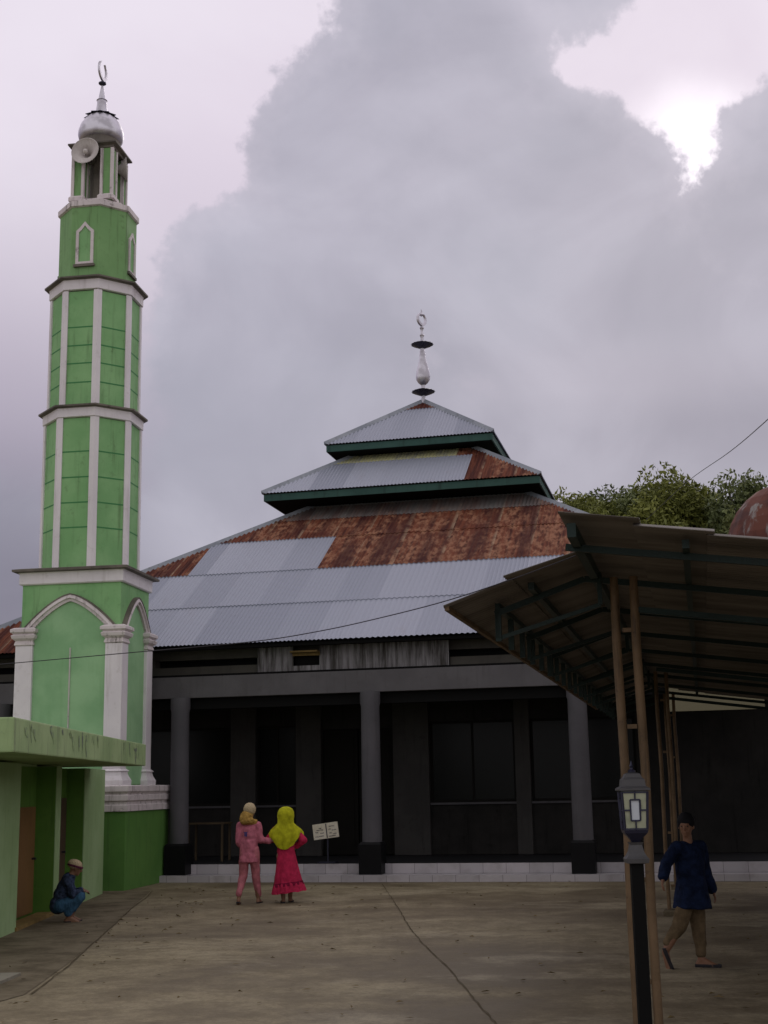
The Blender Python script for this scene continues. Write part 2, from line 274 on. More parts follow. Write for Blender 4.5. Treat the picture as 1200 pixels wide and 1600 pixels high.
# ================================================================ mesh builder
class MB:
    def __init__(s): s.v = []; s.f = []; s.mi = []; s.cur = 0; s.cols = None
    def add(s, vs, fs, mi=None):
        b = len(s.v); s.v += [tuple(v) for v in vs]; s.f += [tuple(b+i for i in f) for f in fs]; s.mi += [s.cur if mi is None else mi]*len(fs); return s
    def box(s, x0, x1, y0, y1, z0, z1, mi=None):
        return s.add([(x0,y0,z0),(x1,y0,z0),(x1,y1,z0),(x0,y1,z0),(x0,y0,z1),(x1,y0,z1),(x1,y1,z1),(x0,y1,z1)],
              [(0,3,2,1),(4,5,6,7),(0,1,5,4),(1,2,6,5),(2,3,7,6),(3,0,4,7)], mi)
    def loft(s, rings, cap=True, mi=None):
        n = len(rings[0]); vs = [p for r in rings for p in r]; fs = []
        for k in range(len(rings)-1):
            for i in range(n):
                j = (i+1) % n; fs.append((k*n+i, k*n+j, (k+1)*n+j, (k+1)*n+i))
        if cap: fs.append(tuple(range(n-1, -1, -1))); fs.append(tuple((len(rings)-1)*n+i for i in range(n)))
        return s.add(vs, fs, mi)
    def poly_stack(s, cx, cy, n, prof, rot=0.0, mi=None, cap=True):
        return s.loft([[(cx+r*math.sin(rot+2*math.pi*i/n), cy-r*math.cos(rot+2*math.pi*i/n), z) for i in range(n)] for r, z in prof], cap, mi)
    def sq_stack(s, x0, x1, y0, y1, prof, mi=None):      # prof: (outset, z)
        return s.loft([[(x0-o,y0-o,z),(x1+o,y0-o,z),(x1+o,y1+o,z),(x0-o,y1+o,z)] for o, z in prof], True, mi)
    def tube(s, p, q, r, r2=None, n=8, mi=None):
        p, q = Vector(p), Vector(q); d = (q-p).normalized(); a = d.orthogonal().normalized(); b = d.cross(a); r2 = r if r2 is None else r2
        R = lambda c, rr: [tuple(c+a*math.cos(2*math.pi*i/n)*rr+b*math.sin(2*math.pi*i/n)*rr) for i in range(n)]
        return s.loft([R(p, r), R(q, r2)], True, mi)
    def path(s, pts, r, n=6, mi=None):
        pts = [Vector(p) for p in pts]; rings = []
        for i, p in enumerate(pts):
            d = (pts[min(i+1, len(pts)-1)]-pts[max(i-1, 0)]).normalized(); ov = pts[-1]-pts[0]
            a = d.cross(Vector((1, 0, 0)) if abs(ov.z) > .7*ov.length else Vector((0, 0, 1)))
            a = a.normalized() if a.length > 1e-4 else d.orthogonal().normalized(); b = d.cross(a)
            rr = r[i] if isinstance(r, (list, tuple)) else r
            rings.append([tuple(p+a*math.cos(2*math.pi*k/n)*rr+b*math.sin(2*math.pi*k/n)*rr) for k in range(n)])
        return s.loft(rings, True, mi)
    def beam(s, p, q, wd, h, mi=None):                    # rectangular bar, h is along z-ish
        p, q = Vector(p), Vector(q); d = (q-p).normalized(); a = d.cross(Vector((0, 0, 1)))
        a = a.normalized() if a.length > 1e-4 else Vector((1, 0, 0)); b = a.cross(d)
        R = lambda c: [tuple(c+a*(x*wd/2)+b*(y*h/2)) for x, y in ((-1,-1),(1,-1),(1,1),(-1,1))]
        return s.loft([R(p), R(q)], True, mi)
    def build(s, name, mats, parent=None, smooth=False, bevel=0):
        me = bpy.data.meshes.new(name); me.from_pydata(s.v, [], s.f); me.update()
        mats = mats if isinstance(mats, (list, tuple)) else [mats]
        for mm in mats: me.materials.append(mm)
        me.polygons.foreach_set('material_index', s.mi)
        if s.cols:
            ca = me.color_attributes.new(name=s.cols[0], type='FLOAT_COLOR', domain='CORNER')
            flat = []
            for f, c in zip(s.f, s.cols[1]):
                for _ in f: flat += [c[0], c[1], c[2], 1.0]
            ca.data.foreach_set('color', flat)
        bm = bmesh.new(); bm.from_mesh(me)
        bmesh.ops.recalc_face_normals(bm, faces=bm.faces)
        if bevel: bmesh.ops.bevel(bm, geom=list(bm.edges), offset=bevel, segments=2, affect='EDGES', profile=0.6)
        bm.to_mesh(me); bm.free()
        if smooth:
            me.polygons.foreach_set('use_smooth', [True]*len(me.polygons))
            try: me.set_sharp_from_angle(angle=math.radians(40))
            except Exception: pass
        o = bpy.data.objects.new(name, me); C.objects.link(o)
        if parent: o.parent = parent
        return o
def tag(o, label, cat, group=None):
    o['label'] = label; o['category'] = cat
    if group: o['group'] = group
    return o
def thing(name, label, cat, loc=(0,0,0), yaw=0.0, group=None):
    o = bpy.data.objects.new(name, None); C.objects.link(o); o.location = loc; o.rotation_euler = (0, 0, -yaw); o.empty_display_size = 0.3
    return tag(o, label, cat, group)
def struct(o): o['kind'] = 'structure'; return o

# ================================================================ ground
gm = MB(); n = 60
gm.add([(-300,-60,0),(300,-60,0),(300,500,0),(-300,500,0)], [(0,1,2,3)])
struct(gm.build('ground', ground_m))
ap = MB(); P1 = [(-4.62, 6.0), (-2.95, 11.4), (-3.06, 13.2), (-3.28, 15.6), (-3.42, 17.2), (-3.6, 19.0), (-3.75, 21.2), (-3.9, 22.6)]
vs = []; fs = []
for i, (x, y) in enumerate(P1): vs += [(-9, y, .005), (x+0.03*math.sin(i*5), y, .005)]
for i in range(len(P1)-1): fs.append((2*i, 2*i+1, 2*i+3, 2*i+2))
ap.add(vs, fs); struct(ap.build('path', apron_m))
def crackline(pts, wd, name='pavement_joint', seed=1):
    rr = random.Random(seed); mb = MB(); vs = []; fs = []
    fine = []
    for (a, b) in zip(pts, pts[1:]):
        nseg = 10
        for k in range(nseg): t = k/nseg; fine.append((a[0]+(b[0]-a[0])*t+rr.uniform(-.008, .008), a[1]+(b[1]-a[1])*t))
    fine.append(pts[-1])
    for x, y in fine:
        ww = wd*rr.uniform(.5, 1.4); vs += [(x-ww, y, .010), (x+ww, y, .010)]
    for i in range(len(fine)-1): fs.append((2*i, 2*i+1, 2*i+3, 2*i+2))
    mb.add(vs, fs); return struct(mb.build(name, crack_m))
crackline([(-.14, 23.1), (.0, 20.4), (.13, 17.8), (.21, 15.9), (.34, 14.2), (.49, 12.6), (.61, 10.8), (.70, 9.6), (.75, 8.4)], .006, seed=3)
crackline([(x+.02, y) for x, y in P1[1:]], .007, seed=5)
sb = MB(); sb.add([(-9, 12.0, .03), (-3.35, 12.0, .03), (-3.32, 12.55, .03), (-9, 12.7, .03)], [(0,1,2,3)]); sb.add([(-9, 12.0, .0), (-3.35, 12.0, .0), (-3.35, 12.0, .03), (-9, 12.0, .03)], [(0,1,2,3)]); sb.add([(-3.35, 12.0, .0), (-3.32, 12.55, .0), (-3.32, 12.55, .03), (-3.35, 12.0, .03)], [(0,1,2,3)])
struct(sb.build('path_slab', slab_m))

rl = random.Random(21); lm_ = MB()
for i in range(420):
    y = rl.uniform(7.5, 23); x = rl.uniform(-.42, .55)*y; r_ = rl.uniform(.008, .03); a = rl.uniform(0, 6.28); h_ = rl.uniform(.004, .018)
    if x < -3.2: x = rl.uniform(-3.6, -2.6)
    ca, sa = math.cos(a), math.sin(a); q_ = [(-r_*1.6, 0, .012), (0, r_*.6, .012+h_), (r_*1.6, 0, .014), (0, -r_*.6, .012+h_*.5)]
    lm_.add([(x+u*ca-v_*sa, y+u*sa+v_*ca, z_) for u, v_, z_ in q_], [(0, 1, 2), (0, 2, 3)])
lo_ = lm_.build('leaf_litter', mat('dry_leaf', lambda g: P(g, g.mix(g.noise(g.obj, 5, 3), (0.05, 0.035, 0.015, 1), (0.22, 0.16, 0.07, 1)), 0.9))); lo_['kind'] = 'stuff'
# ================================================================ mosque
MYAW = .226
mosque = thing('mosque', 'wide grey mosque with three-tiered rusty and silver corrugated roof and dark pillared verandah', 'mosque', (1.033, 32.035, 0), MYAW)
def roof_tier(name, hb, zb, ht, zt, rows, patch, seed, period=0.080, amp=0.011, wide=0.0):
    rr = random.Random(seed); mb = MB(); cols = []
    T = math.hypot(hb-ht, zt-zb); nx = (zt-zb)/T; nz = (hb-ht)/T
    N_ = int(round(2*hb/(period/4))); xs = [-hb+2*hb*i/N_ for i in range(N_+1)]
    shade = {}
    for side in range(4):
        ca, sa = math.cos(side*math.pi/2), math.sin(side*math.pi/2)
        base = len(mb.v)
        R = []
        for k in range(len(rows)-1): R += [(rows[k], 0.016 if k else 0.0), (rows[k+1], 0.0)]
        M_ = len(R)
        for x in xs:
            tm = min(T, T*(hb-abs(x))/(hb-ht)) if hb-ht > 1e-6 else T
            for (t, lift) in R:
                tt = min(t, tm); h = hb-(hb-ht)*tt/T; z = zb+(zt-zb)*tt/T
                o = amp*math.cos(2*math.pi*(x+hb)/period)*min(1, (hb-abs(x))/.06)+lift
                X, Y, Z = x, -h-nx*o*1.0, z+nz*o
                rx_ = X*ca-Y*sa; mb.v.append((rx_+wide*min(1, max(0, rx_/ht)), X*sa+Y*ca, Z))
        for i in range(N_):
            xm = (xs[i]+xs[i+1])/2; tml = T*(hb-abs(xm))/max(hb-ht, 1e-6)
            for k in range(M_-1):
                if R[k][0] >= tml-1e-4: continue
                a = base+i*M_+k; f = (a, a+M_, a+M_+1, a+1)
                tmid = (R[k][0]+min(R[k+1][0], tml))/2
                row = k//2; sh = int((xm+20)/0.78); key = (side, row, sh)
                if key not in shade: shade[key] = rr.random()
                mb.f.append(f); mb.mi.append(patch(xm, tmid, side)); fr = ((xm+20) % 0.78)/0.78
                cols.append((shade[key], tmid/10, fr))
    mb.cols = ('sheet', cols)
    o = mb.build(name, [zinc, rust, oldzinc, yelzinc], mosque, smooth=False)
    return o
def p_low(x, t, s):
    if s != 0: return 1 if (t > 3.3 or (s == 1 and t > 1.6)) else 0
    if t > 7.02: return 2
    if t > 5.06: return 1
    if x < -6.15: return 1
    if t > 3.31: return 1 if (x > -1.22 or x < -4.02) else 0
    return 0
lower = roof_tier('lower_roof', 8.255, 4.215, 1.9, 8.18, [0, 1.65, 3.31, 5.06, 6.2, 7.02, 7.49], p_low, 1, wide=.5)
def p_mid(x, t, s):
    if x > 1.47: return 1
    if t > 1.56: return 3 if x < 1.1 else 1
    return 0 if s == 0 else (1 if x > 0 else 0)
middle = roof_tier('middle_roof', 3.178, 8.153, 1.2, 9.47, [0, 1.56, 2.37], p_mid, 2)
def p_top(x, t, s): return 1 if t > 1.93 else 0
upper = roof_tier('upper_roof', 2.016, 9.499, 0.06, 10.90, [0, 1.93, 2.41], p_top, 3)
def hipcap(h0, z0, h1, z1, wd=.13, wide=0.0):
    for sx, sy in ((-1,-1),(1,-1),(1,1),(-1,1)):
        mb = MB(); wx = wide if sx > 0 else 0; a = Vector((sx*h0+wx, sy*h0, z0+.03)); b = Vector((sx*h1+wx, sy*h1, z1+.03)); d = (b-a).normalized()
        tx = Vector((-sx*.8, 0, -.42)).normalized()*wd; ty = Vector((0, -sy*.8, -.42)).normalized()*wd
        up_ = Vector((0, 0, .012))
        r = lambda p: [p+tx, p+up_*2, p+ty, p-up_]
        mb.loft([r(a), r(b)]); mb.build('hip_flashing', flash_m, mosque)
hipcap(8.255, 4.225, 1.9, 8.19, wide=.5); hipcap(3.178, 8.163, 1.2, 9.48, .11); hipcap(2.016, 9.51, .05, 10.93, .10)
def fascia(h, z, hh=.165):
    mb = MB(); t = .03
    mb.box(-h, h, -h, -h+t, z-hh, z-.012); mb.box(-h, h, h-t, h, z-hh, z-.012)
    mb.box(-h, -h+t, -h+t, h-t, z-hh, z-.012); mb.box(h-t, h, -h+t, h-t, z-hh, z-.012)
    return mb.build('fascia', fascia_m, mosque)
fascia(3.13, 8.14); fascia(1.97, 9.485)
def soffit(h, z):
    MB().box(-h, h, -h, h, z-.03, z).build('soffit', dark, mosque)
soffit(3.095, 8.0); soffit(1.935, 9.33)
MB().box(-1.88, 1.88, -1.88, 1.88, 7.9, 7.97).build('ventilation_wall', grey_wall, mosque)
# near-black strip painting in the shade below the lower eave + ceiling
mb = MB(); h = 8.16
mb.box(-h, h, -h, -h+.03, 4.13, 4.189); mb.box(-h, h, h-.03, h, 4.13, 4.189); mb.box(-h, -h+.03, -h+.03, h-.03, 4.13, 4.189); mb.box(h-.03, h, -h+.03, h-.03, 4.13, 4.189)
mb.build('eave_shade_strip', dark, mosque)  # added strip, its dark colour is the shade under the sheet edge
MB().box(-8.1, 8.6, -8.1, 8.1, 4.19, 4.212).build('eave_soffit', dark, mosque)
# clerestory band (y = -7.7): openings with sills, ribbed panel
ci = MB(); ci.box(-8.0, 8.0, -7.60, 8.0, 4.0, 4.18); ci.box(-8.0, -1.75, -7.70, -7.45, 3.66, 3.86); ci.box(1.88, 8.0, -7.70, -7.45, 3.66, 3.86)
for x in (-7.9, -6.1, -3.9, 3.35, 5.4, 7.6): ci.box(x-.12, x+.12, -7.697, -7.45, 3.86, 4.0)
ci.build('clerestory_wall', clere_m, mosque)
MB().box(-7.95, 7.95, -7.3, -7.25, 3.66, 4.18).build('clerestory_shade_board', dark, mosque)  # dark board standing in for the shaded space behind the openings
rb = MB(); xs = [-1.74+i*.019 for i in range(int(3.62/.019)+1)]; vs = []; fs = []
for i, x in enumerate(xs):
    y = -7.76+.014*math.cos(2*math.pi*x/.076); vs += [(x, y, 3.68), (x, y, 4.16)]
for i in range(len(xs)-1):
    if -1.04 < xs[i] < -.56: continue
    fs.append((2*i, 2*i+2, 2*i+3, 2*i+1))
rb.add(vs, fs); k = [i for i, x in enumerate(xs) if -1.04 < x < -.56]
rb.add([(-1.06, -7.77, 3.68), (-.52, -7.77, 3.68), (-.52, -7.77, 3.80), (-1.06, -7.77, 3.80)], [(0,1,2,3)])
rb.build('ribbed_panel', clad, mosque)
MB().box(-1.05, -.53, -7.95, -7.76, 4.03, 4.06).box(-1.05, -.53, -7.78, -7.74, 3.98, 4.03).build('window_hood', yel_wood, mosque)
MB().box(-1.04, -.54, -7.65, -7.62, 3.8, 4.03).build('vent_shade_board', dark, mosque)  # dark board painted as the shaded inside of the vent
# beam and ledge
MB().box(-8.25, 8.25, -8.05, -7.82, 3.26, 3.65).build('beam', grey_beam, mosque, bevel=.008)
MB().box(-8.25, 8.25, -7.90, -7.40, 3.652, 3.70).build('beam_ledge', dark, mosque)
MB().box(-8.1, 8.1, -7.9, -7.7, 3.06, 3.255).build('inner_lintel', dark, mosque)  # lintel coloured near-black, the shade beneath the beam painted in
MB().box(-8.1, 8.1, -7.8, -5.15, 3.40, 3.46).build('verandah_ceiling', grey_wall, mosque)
MB().box(5.66, 7.25, -7.96, -7.93, 2.76, 3.2).build('pale_board', mat('tarp', lambda g: P(g, (0.16, 0.145, 0.09, 1), .9)), mosque)
# floor, step
MB().box(-8.3, 8.3, -7.95, -5.0, 0, .272).build('verandah_floor', mat('dark_floor_tile', lambda g: P(g, (0.022, 0.022, 0.024, 1), 0.6, 0, 0.1)), mosque)
MB().box(-8.3, 8.3, -7.975, -7.951, .118, .285).build('riser', tile, mosque)
MB().box(-8.5, 8.5, -8.42, -7.98, 0, .115).build('front_step', tile, mosque)
# columns
for x in (-6.72, -3.11, .48, 4.14, 7.76):
    cmb = MB(); cmb.poly_stack(x, -8.08, 28, [(.172, .66), (.170, 1.6), (.164, 3.0), (.18, 3.06), (.18, 3.26)])
    c_ = cmb.build('column', grey_col, mosque, smooth=True)
    MB().sq_stack(x-.20, x+.20, -8.28, -7.88, [(0, .118), (0, .62), (-.03, .66)]).build('column_base', black_tile, c_)
# rear wall of the verandah
yw = -5.0
wl = MB()
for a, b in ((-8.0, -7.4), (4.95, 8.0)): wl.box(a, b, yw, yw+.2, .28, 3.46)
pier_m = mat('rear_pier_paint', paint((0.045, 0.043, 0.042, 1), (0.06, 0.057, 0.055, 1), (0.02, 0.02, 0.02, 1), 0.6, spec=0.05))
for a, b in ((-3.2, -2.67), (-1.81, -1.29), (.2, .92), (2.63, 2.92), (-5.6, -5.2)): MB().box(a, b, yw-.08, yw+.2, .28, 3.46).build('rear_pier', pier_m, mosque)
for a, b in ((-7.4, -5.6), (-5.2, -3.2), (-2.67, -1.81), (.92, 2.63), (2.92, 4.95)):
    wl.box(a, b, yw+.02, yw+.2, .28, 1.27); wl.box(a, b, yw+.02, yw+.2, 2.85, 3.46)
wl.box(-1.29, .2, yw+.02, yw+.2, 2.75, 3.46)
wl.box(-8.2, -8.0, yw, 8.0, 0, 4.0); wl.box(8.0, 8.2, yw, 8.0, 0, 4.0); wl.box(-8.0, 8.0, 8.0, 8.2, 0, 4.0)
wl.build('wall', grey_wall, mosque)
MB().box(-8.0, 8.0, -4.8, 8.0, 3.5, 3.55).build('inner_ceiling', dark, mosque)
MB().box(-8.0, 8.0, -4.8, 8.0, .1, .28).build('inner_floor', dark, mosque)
for a, b in ((-7.4, -5.6), (-5.2, -3.2), (-2.67, -1.81), (.92, 2.63), (2.92, 4.95)):
    f = MB(); e = .05
    f.box(a, a+e, yw+.05, yw+.12, 1.27, 2.85); f.box(b-e, b, yw+.05, yw+.12, 1.27, 2.85); f.box(a+e, b-e, yw+.05, yw+.12, 1.27, 1.32); f.box(a+e, b-e, yw+.05, yw+.12, 2.80, 2.85)
    c_ = (a+b)/2; f.box(c_-.02, c_+.02, yw+.055, yw+.115, 1.32, 2.8)
    fo = f.build('window_frame', frame_m, mosque)
    MB().box(a+e, b-e, yw+.08, yw+.088, 1.32, 2.8).build('pane', glassd, fo)
    MB().box(a-.03, b+.03, yw-.04, yw+.02, 1.23, 1.27).build('window_sill', grey_col, fo)
for a, b in ((-1.27, -.56), (-.53, .18)):
    d_ = MB(); d_.box(a, b, yw+.06, yw+.1, .29, 2.74); d_.box(a+.08, b-.08, yw+.045, yw+.06, .45, 1.35); d_.box(a+.08, b-.08, yw+.045, yw+.06, 1.5, 2.6)
    d_.build('door', frame_m, mosque)
# finial
fin = MB(); fin.poly_stack(0, 0, 20, [(.10, 10.86), (.06, 10.98), (.045, 11.10)], mi=0)
fin.build('finial_neck', chrome, mosque, smooth=True)
def disc(z, r):
    d_ = MB(); pts = 16; ring = lambda rr, zz, sc_: [(rr*(1+(sc_ if i % 2 else -sc_))*math.sin(2*math.pi*i/(pts*2)), -rr*(1+(sc_ if i % 2 else -sc_))*math.cos(2*math.pi*i/(pts*2)), zz) for i in range(pts*2)]
    d_.loft([ring(.05, z-.11, 0), ring(r*.7, z-.045, 0), ring(r, z, .05), ring(r*.7, z+.04, 0), ring(.05, z+.09, 0)])
    return d_.build('petal_disc', steel_dk, mosque)
disc(11.19, .29); disc(12.42, .28)
fin = MB(); fin.poly_stack(0, 0, 24, [(.045, 11.27), (.05, 11.36), (.12, 11.42), (.17, 11.50), (.18, 11.58), (.165, 11.70), (.12, 11.88), (.085, 12.02), (.07, 12.2), (.05, 12.34)])
fin.build('bulb', chrome, mosque, smooth=True)
fin = MB(); fin.poly_stack(0, 0, 16, [(.04, 12.50), (.035, 12.60), (.06, 12.66), (.03, 12.72), (.03, 12.80), (.055, 12.85), (.025, 12.92)])
fin.build('stem', chrome, mosque, smooth=True)
def crescent(cx, cy, cz, R, rot, parent, mat_, thick=.03, wide=.34, name='crescent'):
    mb = MB(); N2 = 28; outer = []; inner = []; a0 = math.radians(90+24); a1 = math.radians(90+360-24)
    for i in range(N2+1):
        t = i/N2; a = a0+(a1-a0)*t; wdt = R*wide*math.sin(math.pi*t)**.7+.004
        outer.append((R*math.cos(a), R*math.sin(a))); inner.append(((R-wdt)*math.cos(a), (R-wdt)*math.sin(a)))
    cr, sr = math.cos(rot), math.sin(rot); vs = []
    for sgn in (-1, 1):
        for p in outer+inner: vs.append((cx+p[0]*cr-sgn*thick*sr, cy+p[0]*sr+sgn*thick*cr, cz+p[1]))
    m_ = N2+1; fs = []
    for i in range(N2):
        fs += [(i, i+1, m_+i+1, m_+i), (2*m_+i+1, 2*m_+i, 3*m_+i, 3*m_+i+1), (i+1, i, 2*m_+i, 2*m_+i+1), (m_+i, m_+i+1, 3*m_+i+1, 3*m_+i)]
    fs += [(0, m_, 3*m_, 2*m_), (m_-1, 2*m_-1, 4*m_-1, 3*m_-1)][:2]
    mb.add(vs, fs); return mb.build(name, mat_, parent)
crescent(0, 0, 13.08, .17, math.radians(62), mosque, chrome)
MB().poly_stack(0, 0, 8, [(.01, 13.16), (.06, 13.2), (.02, 13.26), (.012, 13.34)]).build('star_tip', chrome, mosque)

# ================================================================ minaret
NY = .149
min_ = thing('minaret', 'tall slender green and white minaret with silver dome and horn loudspeakers', 'minaret', (-4.375, 22.764, 0), NY)
cx, cy = -1.155, 1.08
bb = MB(); bb.box(-2.31, 0, 0, 2.31, -.02, 1.27); bb.build('base', green_dk, min_, bevel=.012)
lg = MB(); lg.sq_stack(-2.31, 0, 0, 2.31, [(-.01, 1.272), (.035, 1.275), (.035, 1.37), (.012, 1.39), (.012, 1.43), (.045, 1.45), (.045, 1.53), (.02, 1.55), (.03, 1.57), (.06, 1.60), (.06, 1.685), (.0, 1.70)])
lg.build('base_ledge', white_d, min_)
X0, X1, Y0, Y1 = -2.055, -.255, .255, 1.74
MB().box(X0, X1, Y0, Y1, 1.69, 5.17).build('lower_shaft', mint, min_)
def arch_strip(W, zs, za, off, wid, dep, horiz, sx=1):
    """ogee-ish pointed arch moulding in a vertical plane; returns loft rings in (u, v) -> section points"""
    pts = []
    for i in range(-14, 15):
        t = i/14; a = abs(t); u = W*t
        z = zs+(za-zs)*((1-a**1.75)*.86+(1-a)**2.2*.14)
        pts.append((u, z))
    return pts
def arch(plane, c, fx, W, zs, za, parent, name='arch_moulding'):
    mb = MB(); pts = arch_strip(W, zs, za, 0, 0, 0, 0); rings = []
    for i, (u, z) in enumerate(pts):
        a = pts[max(i-1, 0)]; b = pts[min(i+1, len(pts)-1)]; d = Vector((b[0]-a[0], b[1]-a[1])).normalized(); nn = Vector((-d.y, d.x))
        sec = [(0, 0), (0, .05), (.045, .055), (.055, .09), (.115, .075), (.13, .035), (.13, 0)]
        r = []
        for (q, dp) in sec:
            uu, zz = u+nn.x*q, z+nn.y*q
            r.append((c+uu, fx-dp, zz) if plane == 'f' else ((fx+dp, c+uu, zz) if plane == 'r' else ((c+uu, fx+dp, zz) if plane == 'b' else (fx-dp, c+uu, zz))))
        rings.append(r)
    mb.loft(rings); o_ = mb.build(name, white_d, parent)
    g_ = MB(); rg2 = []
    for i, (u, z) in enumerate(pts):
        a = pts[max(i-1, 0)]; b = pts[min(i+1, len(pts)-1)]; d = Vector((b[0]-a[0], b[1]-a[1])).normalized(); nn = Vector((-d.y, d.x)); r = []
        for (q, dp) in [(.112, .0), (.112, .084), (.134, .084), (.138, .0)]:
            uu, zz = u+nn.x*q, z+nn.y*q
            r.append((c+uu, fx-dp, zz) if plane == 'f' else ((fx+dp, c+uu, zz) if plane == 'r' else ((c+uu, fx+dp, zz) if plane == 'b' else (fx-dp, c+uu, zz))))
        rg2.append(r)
    g_.loft(rg2); g_.build('arch_shadow_grime', grime_shade, o_); return o_  # dark strip: shadow and grime painted along the arch's outer edge
def panel(plane, c, fx, W, z0, zs, za):
    mb = MB(); pts = [(-W, z0)]+[(u, z) for u, z in arch_strip(W, zs, za, 0, 0, 0, 0)]+[(W, z0)]
    f3 = lambda u, z, dp: (c+u, fx-dp, z) if plane == 'f' else ((fx+dp, c+u, z) if plane == 'r' else ((c+u, fx+dp, z) if plane == 'b' else (fx-dp, c+u, z)))
    n_ = len(pts); vs = [f3(u, z, .012) for u, z in pts]+[f3(u, z, 0) for u, z in pts]
    fs = [tuple(range(n_))]+[(i, (i+1) % n_, n_+(i+1) % n_, n_+i) for i in range(n_)]
    mb.add(vs, fs); mb.build('arch_panel', mint_p, min_)
cxm, cym = (X0+X1)/2, (Y0+Y1)/2
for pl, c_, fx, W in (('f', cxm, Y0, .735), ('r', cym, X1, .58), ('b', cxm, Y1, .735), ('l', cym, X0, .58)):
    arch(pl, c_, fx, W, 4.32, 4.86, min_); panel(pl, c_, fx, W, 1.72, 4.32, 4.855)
MB().box(cxm+.0, cxm+.022, Y0-.026, Y0-.011, 2.6, 4.05).build('conduit', horn_m, min_)
for x0 in (X0-.07, X1-.24):
    for y0 in (Y0-.07, Y1-.24):
        pl = MB().box(x0, x0+.31, y0, y0+.31, 1.98, 4.10).build('pilaster', white, min_, bevel=.01)
        MB().sq_stack(x0, x0+.31, y0, y0+.31, [(0, 4.101), (.02, 4.12), (.01, 4.16), (0, 4.19), (.05, 4.23), (.065, 4.28), (.03, 4.31), (.075, 4.34), (.075, 4.39), (.02, 4.42)]).build('capital', white_d, pl)
        MB().sq_stack(x0, x0+.31, y0, y0+.31, [(.07, 1.70), (.075, 1.78), (.035, 1.86), (.02, 1.92), (.045, 1.94), (.0, 1.979)]).build('pilaster_foot', white, pl)
cn = MB(); cn.sq_stack(X0, X1, Y0, Y1, [(.03, 5.171), (.05, 5.19), (.05, 5.37), (.07, 5.385)], mi=0); cn.sq_stack(X0, X1, Y0, Y1, [(.07, 5.386), (.15, 5.40), (.155, 5.44), (.02, 5.47)], mi=1)
cn.build('square_cornice', [white, grime_shade], min_)
cy2 = 1.0775; cx2 = cxm
def octp(r, z0, z1, name, m_, lines=()):
    mb = MB(); mb.poly_stack(cx2, cy2, 8, [(r, z0), (r, z1)], rot=math.pi/8)
    for z in lines: mb.poly_stack(cx2, cy2, 8, [(r+.003, z-.012), (r+.003, z+.012)], rot=math.pi/8, mi=1, cap=True)
    return mb.build(name, [m_, groove], min_)
octp(.865, 5.45, 8.18, 'shaft_lower_stage', mint, (6.18, 6.63, 7.09, 7.56))
octp(.82, 8.42, 10.6, 'shaft_upper_stage', mint, (8.86, 9.22, 9.56, 9.91))
def oct_pil(r, z0, z1, wd, k):
    for i in range(8):
        a = math.pi/8+2*math.pi*i/8; sx, sy = math.sin(a), -math.cos(a); tx, ty = -sy, sx
        mb = MB(); pts = []
        a1, a2 = a-math.pi/8, a+math.pi/8
        d1 = Vector((math.cos(a1), math.sin(a1))); d2 = Vector((math.cos(a2), math.sin(a2)))   # tangents of adjoining faces
        c = Vector((cx2+sx*r, cy2+sy*r)); n1 = Vector((math.sin(a1), -math.cos(a1))); n2 = Vector((math.sin(a2), -math.cos(a2)))
        th = .028; o = c+Vector((sx, sy))*th*1.08
        P_ = [c-d1*wd-n1*.01, c-d1*wd+n1*th, o, c+d2*wd+n2*th, c+d2*wd-n2*.01, c-Vector((sx, sy))*.03]
        mb.loft([[(p.x, p.y, z) for p in P_] for z in (z0, z1)])
        mb.build('corner_pilaster', white, min_)
oct_pil(.865, 5.46, 8.19, .074, 0); oct_pil(.82, 8.43, 10.61, .07, 1)
def oct_cornice(r, z0, z1, ov, name='octagonal_cornice'):
    mb = MB(); mb.poly_stack(cx2, cy2, 8, [(r+.02, z0), (r+.05, z0+.01), (r+.05, z1-.055), (r+.06, z1-.05)], rot=math.pi/8, mi=0)
    mb.poly_stack(cx2, cy2, 8, [(r+.06, z1-.049), (r+ov, z1-.03), (r+ov, z1), (r-.1, z1+.025)], rot=math.pi/8, mi=1)
    return mb.build(name, [white, grime_shade], min_)
oct_cornice(.865, 8.19, 8.41, .13); oct_cornice(.82, 10.62, 10.86, .14)
octp(.715, 10.86, 12.30, 'window_stage', mint_hi)
oc = MB(); oc.poly_stack(cx2, cy2, 8, [(.72, 12.301), (.76, 12.32), (.76, 12.42), (.69, 12.44), (.60, 12.46)], rot=math.pi/8); oc.build('octagonal_cornice', white_d, min_)
ap_ = .715*math.cos(math.pi/8)
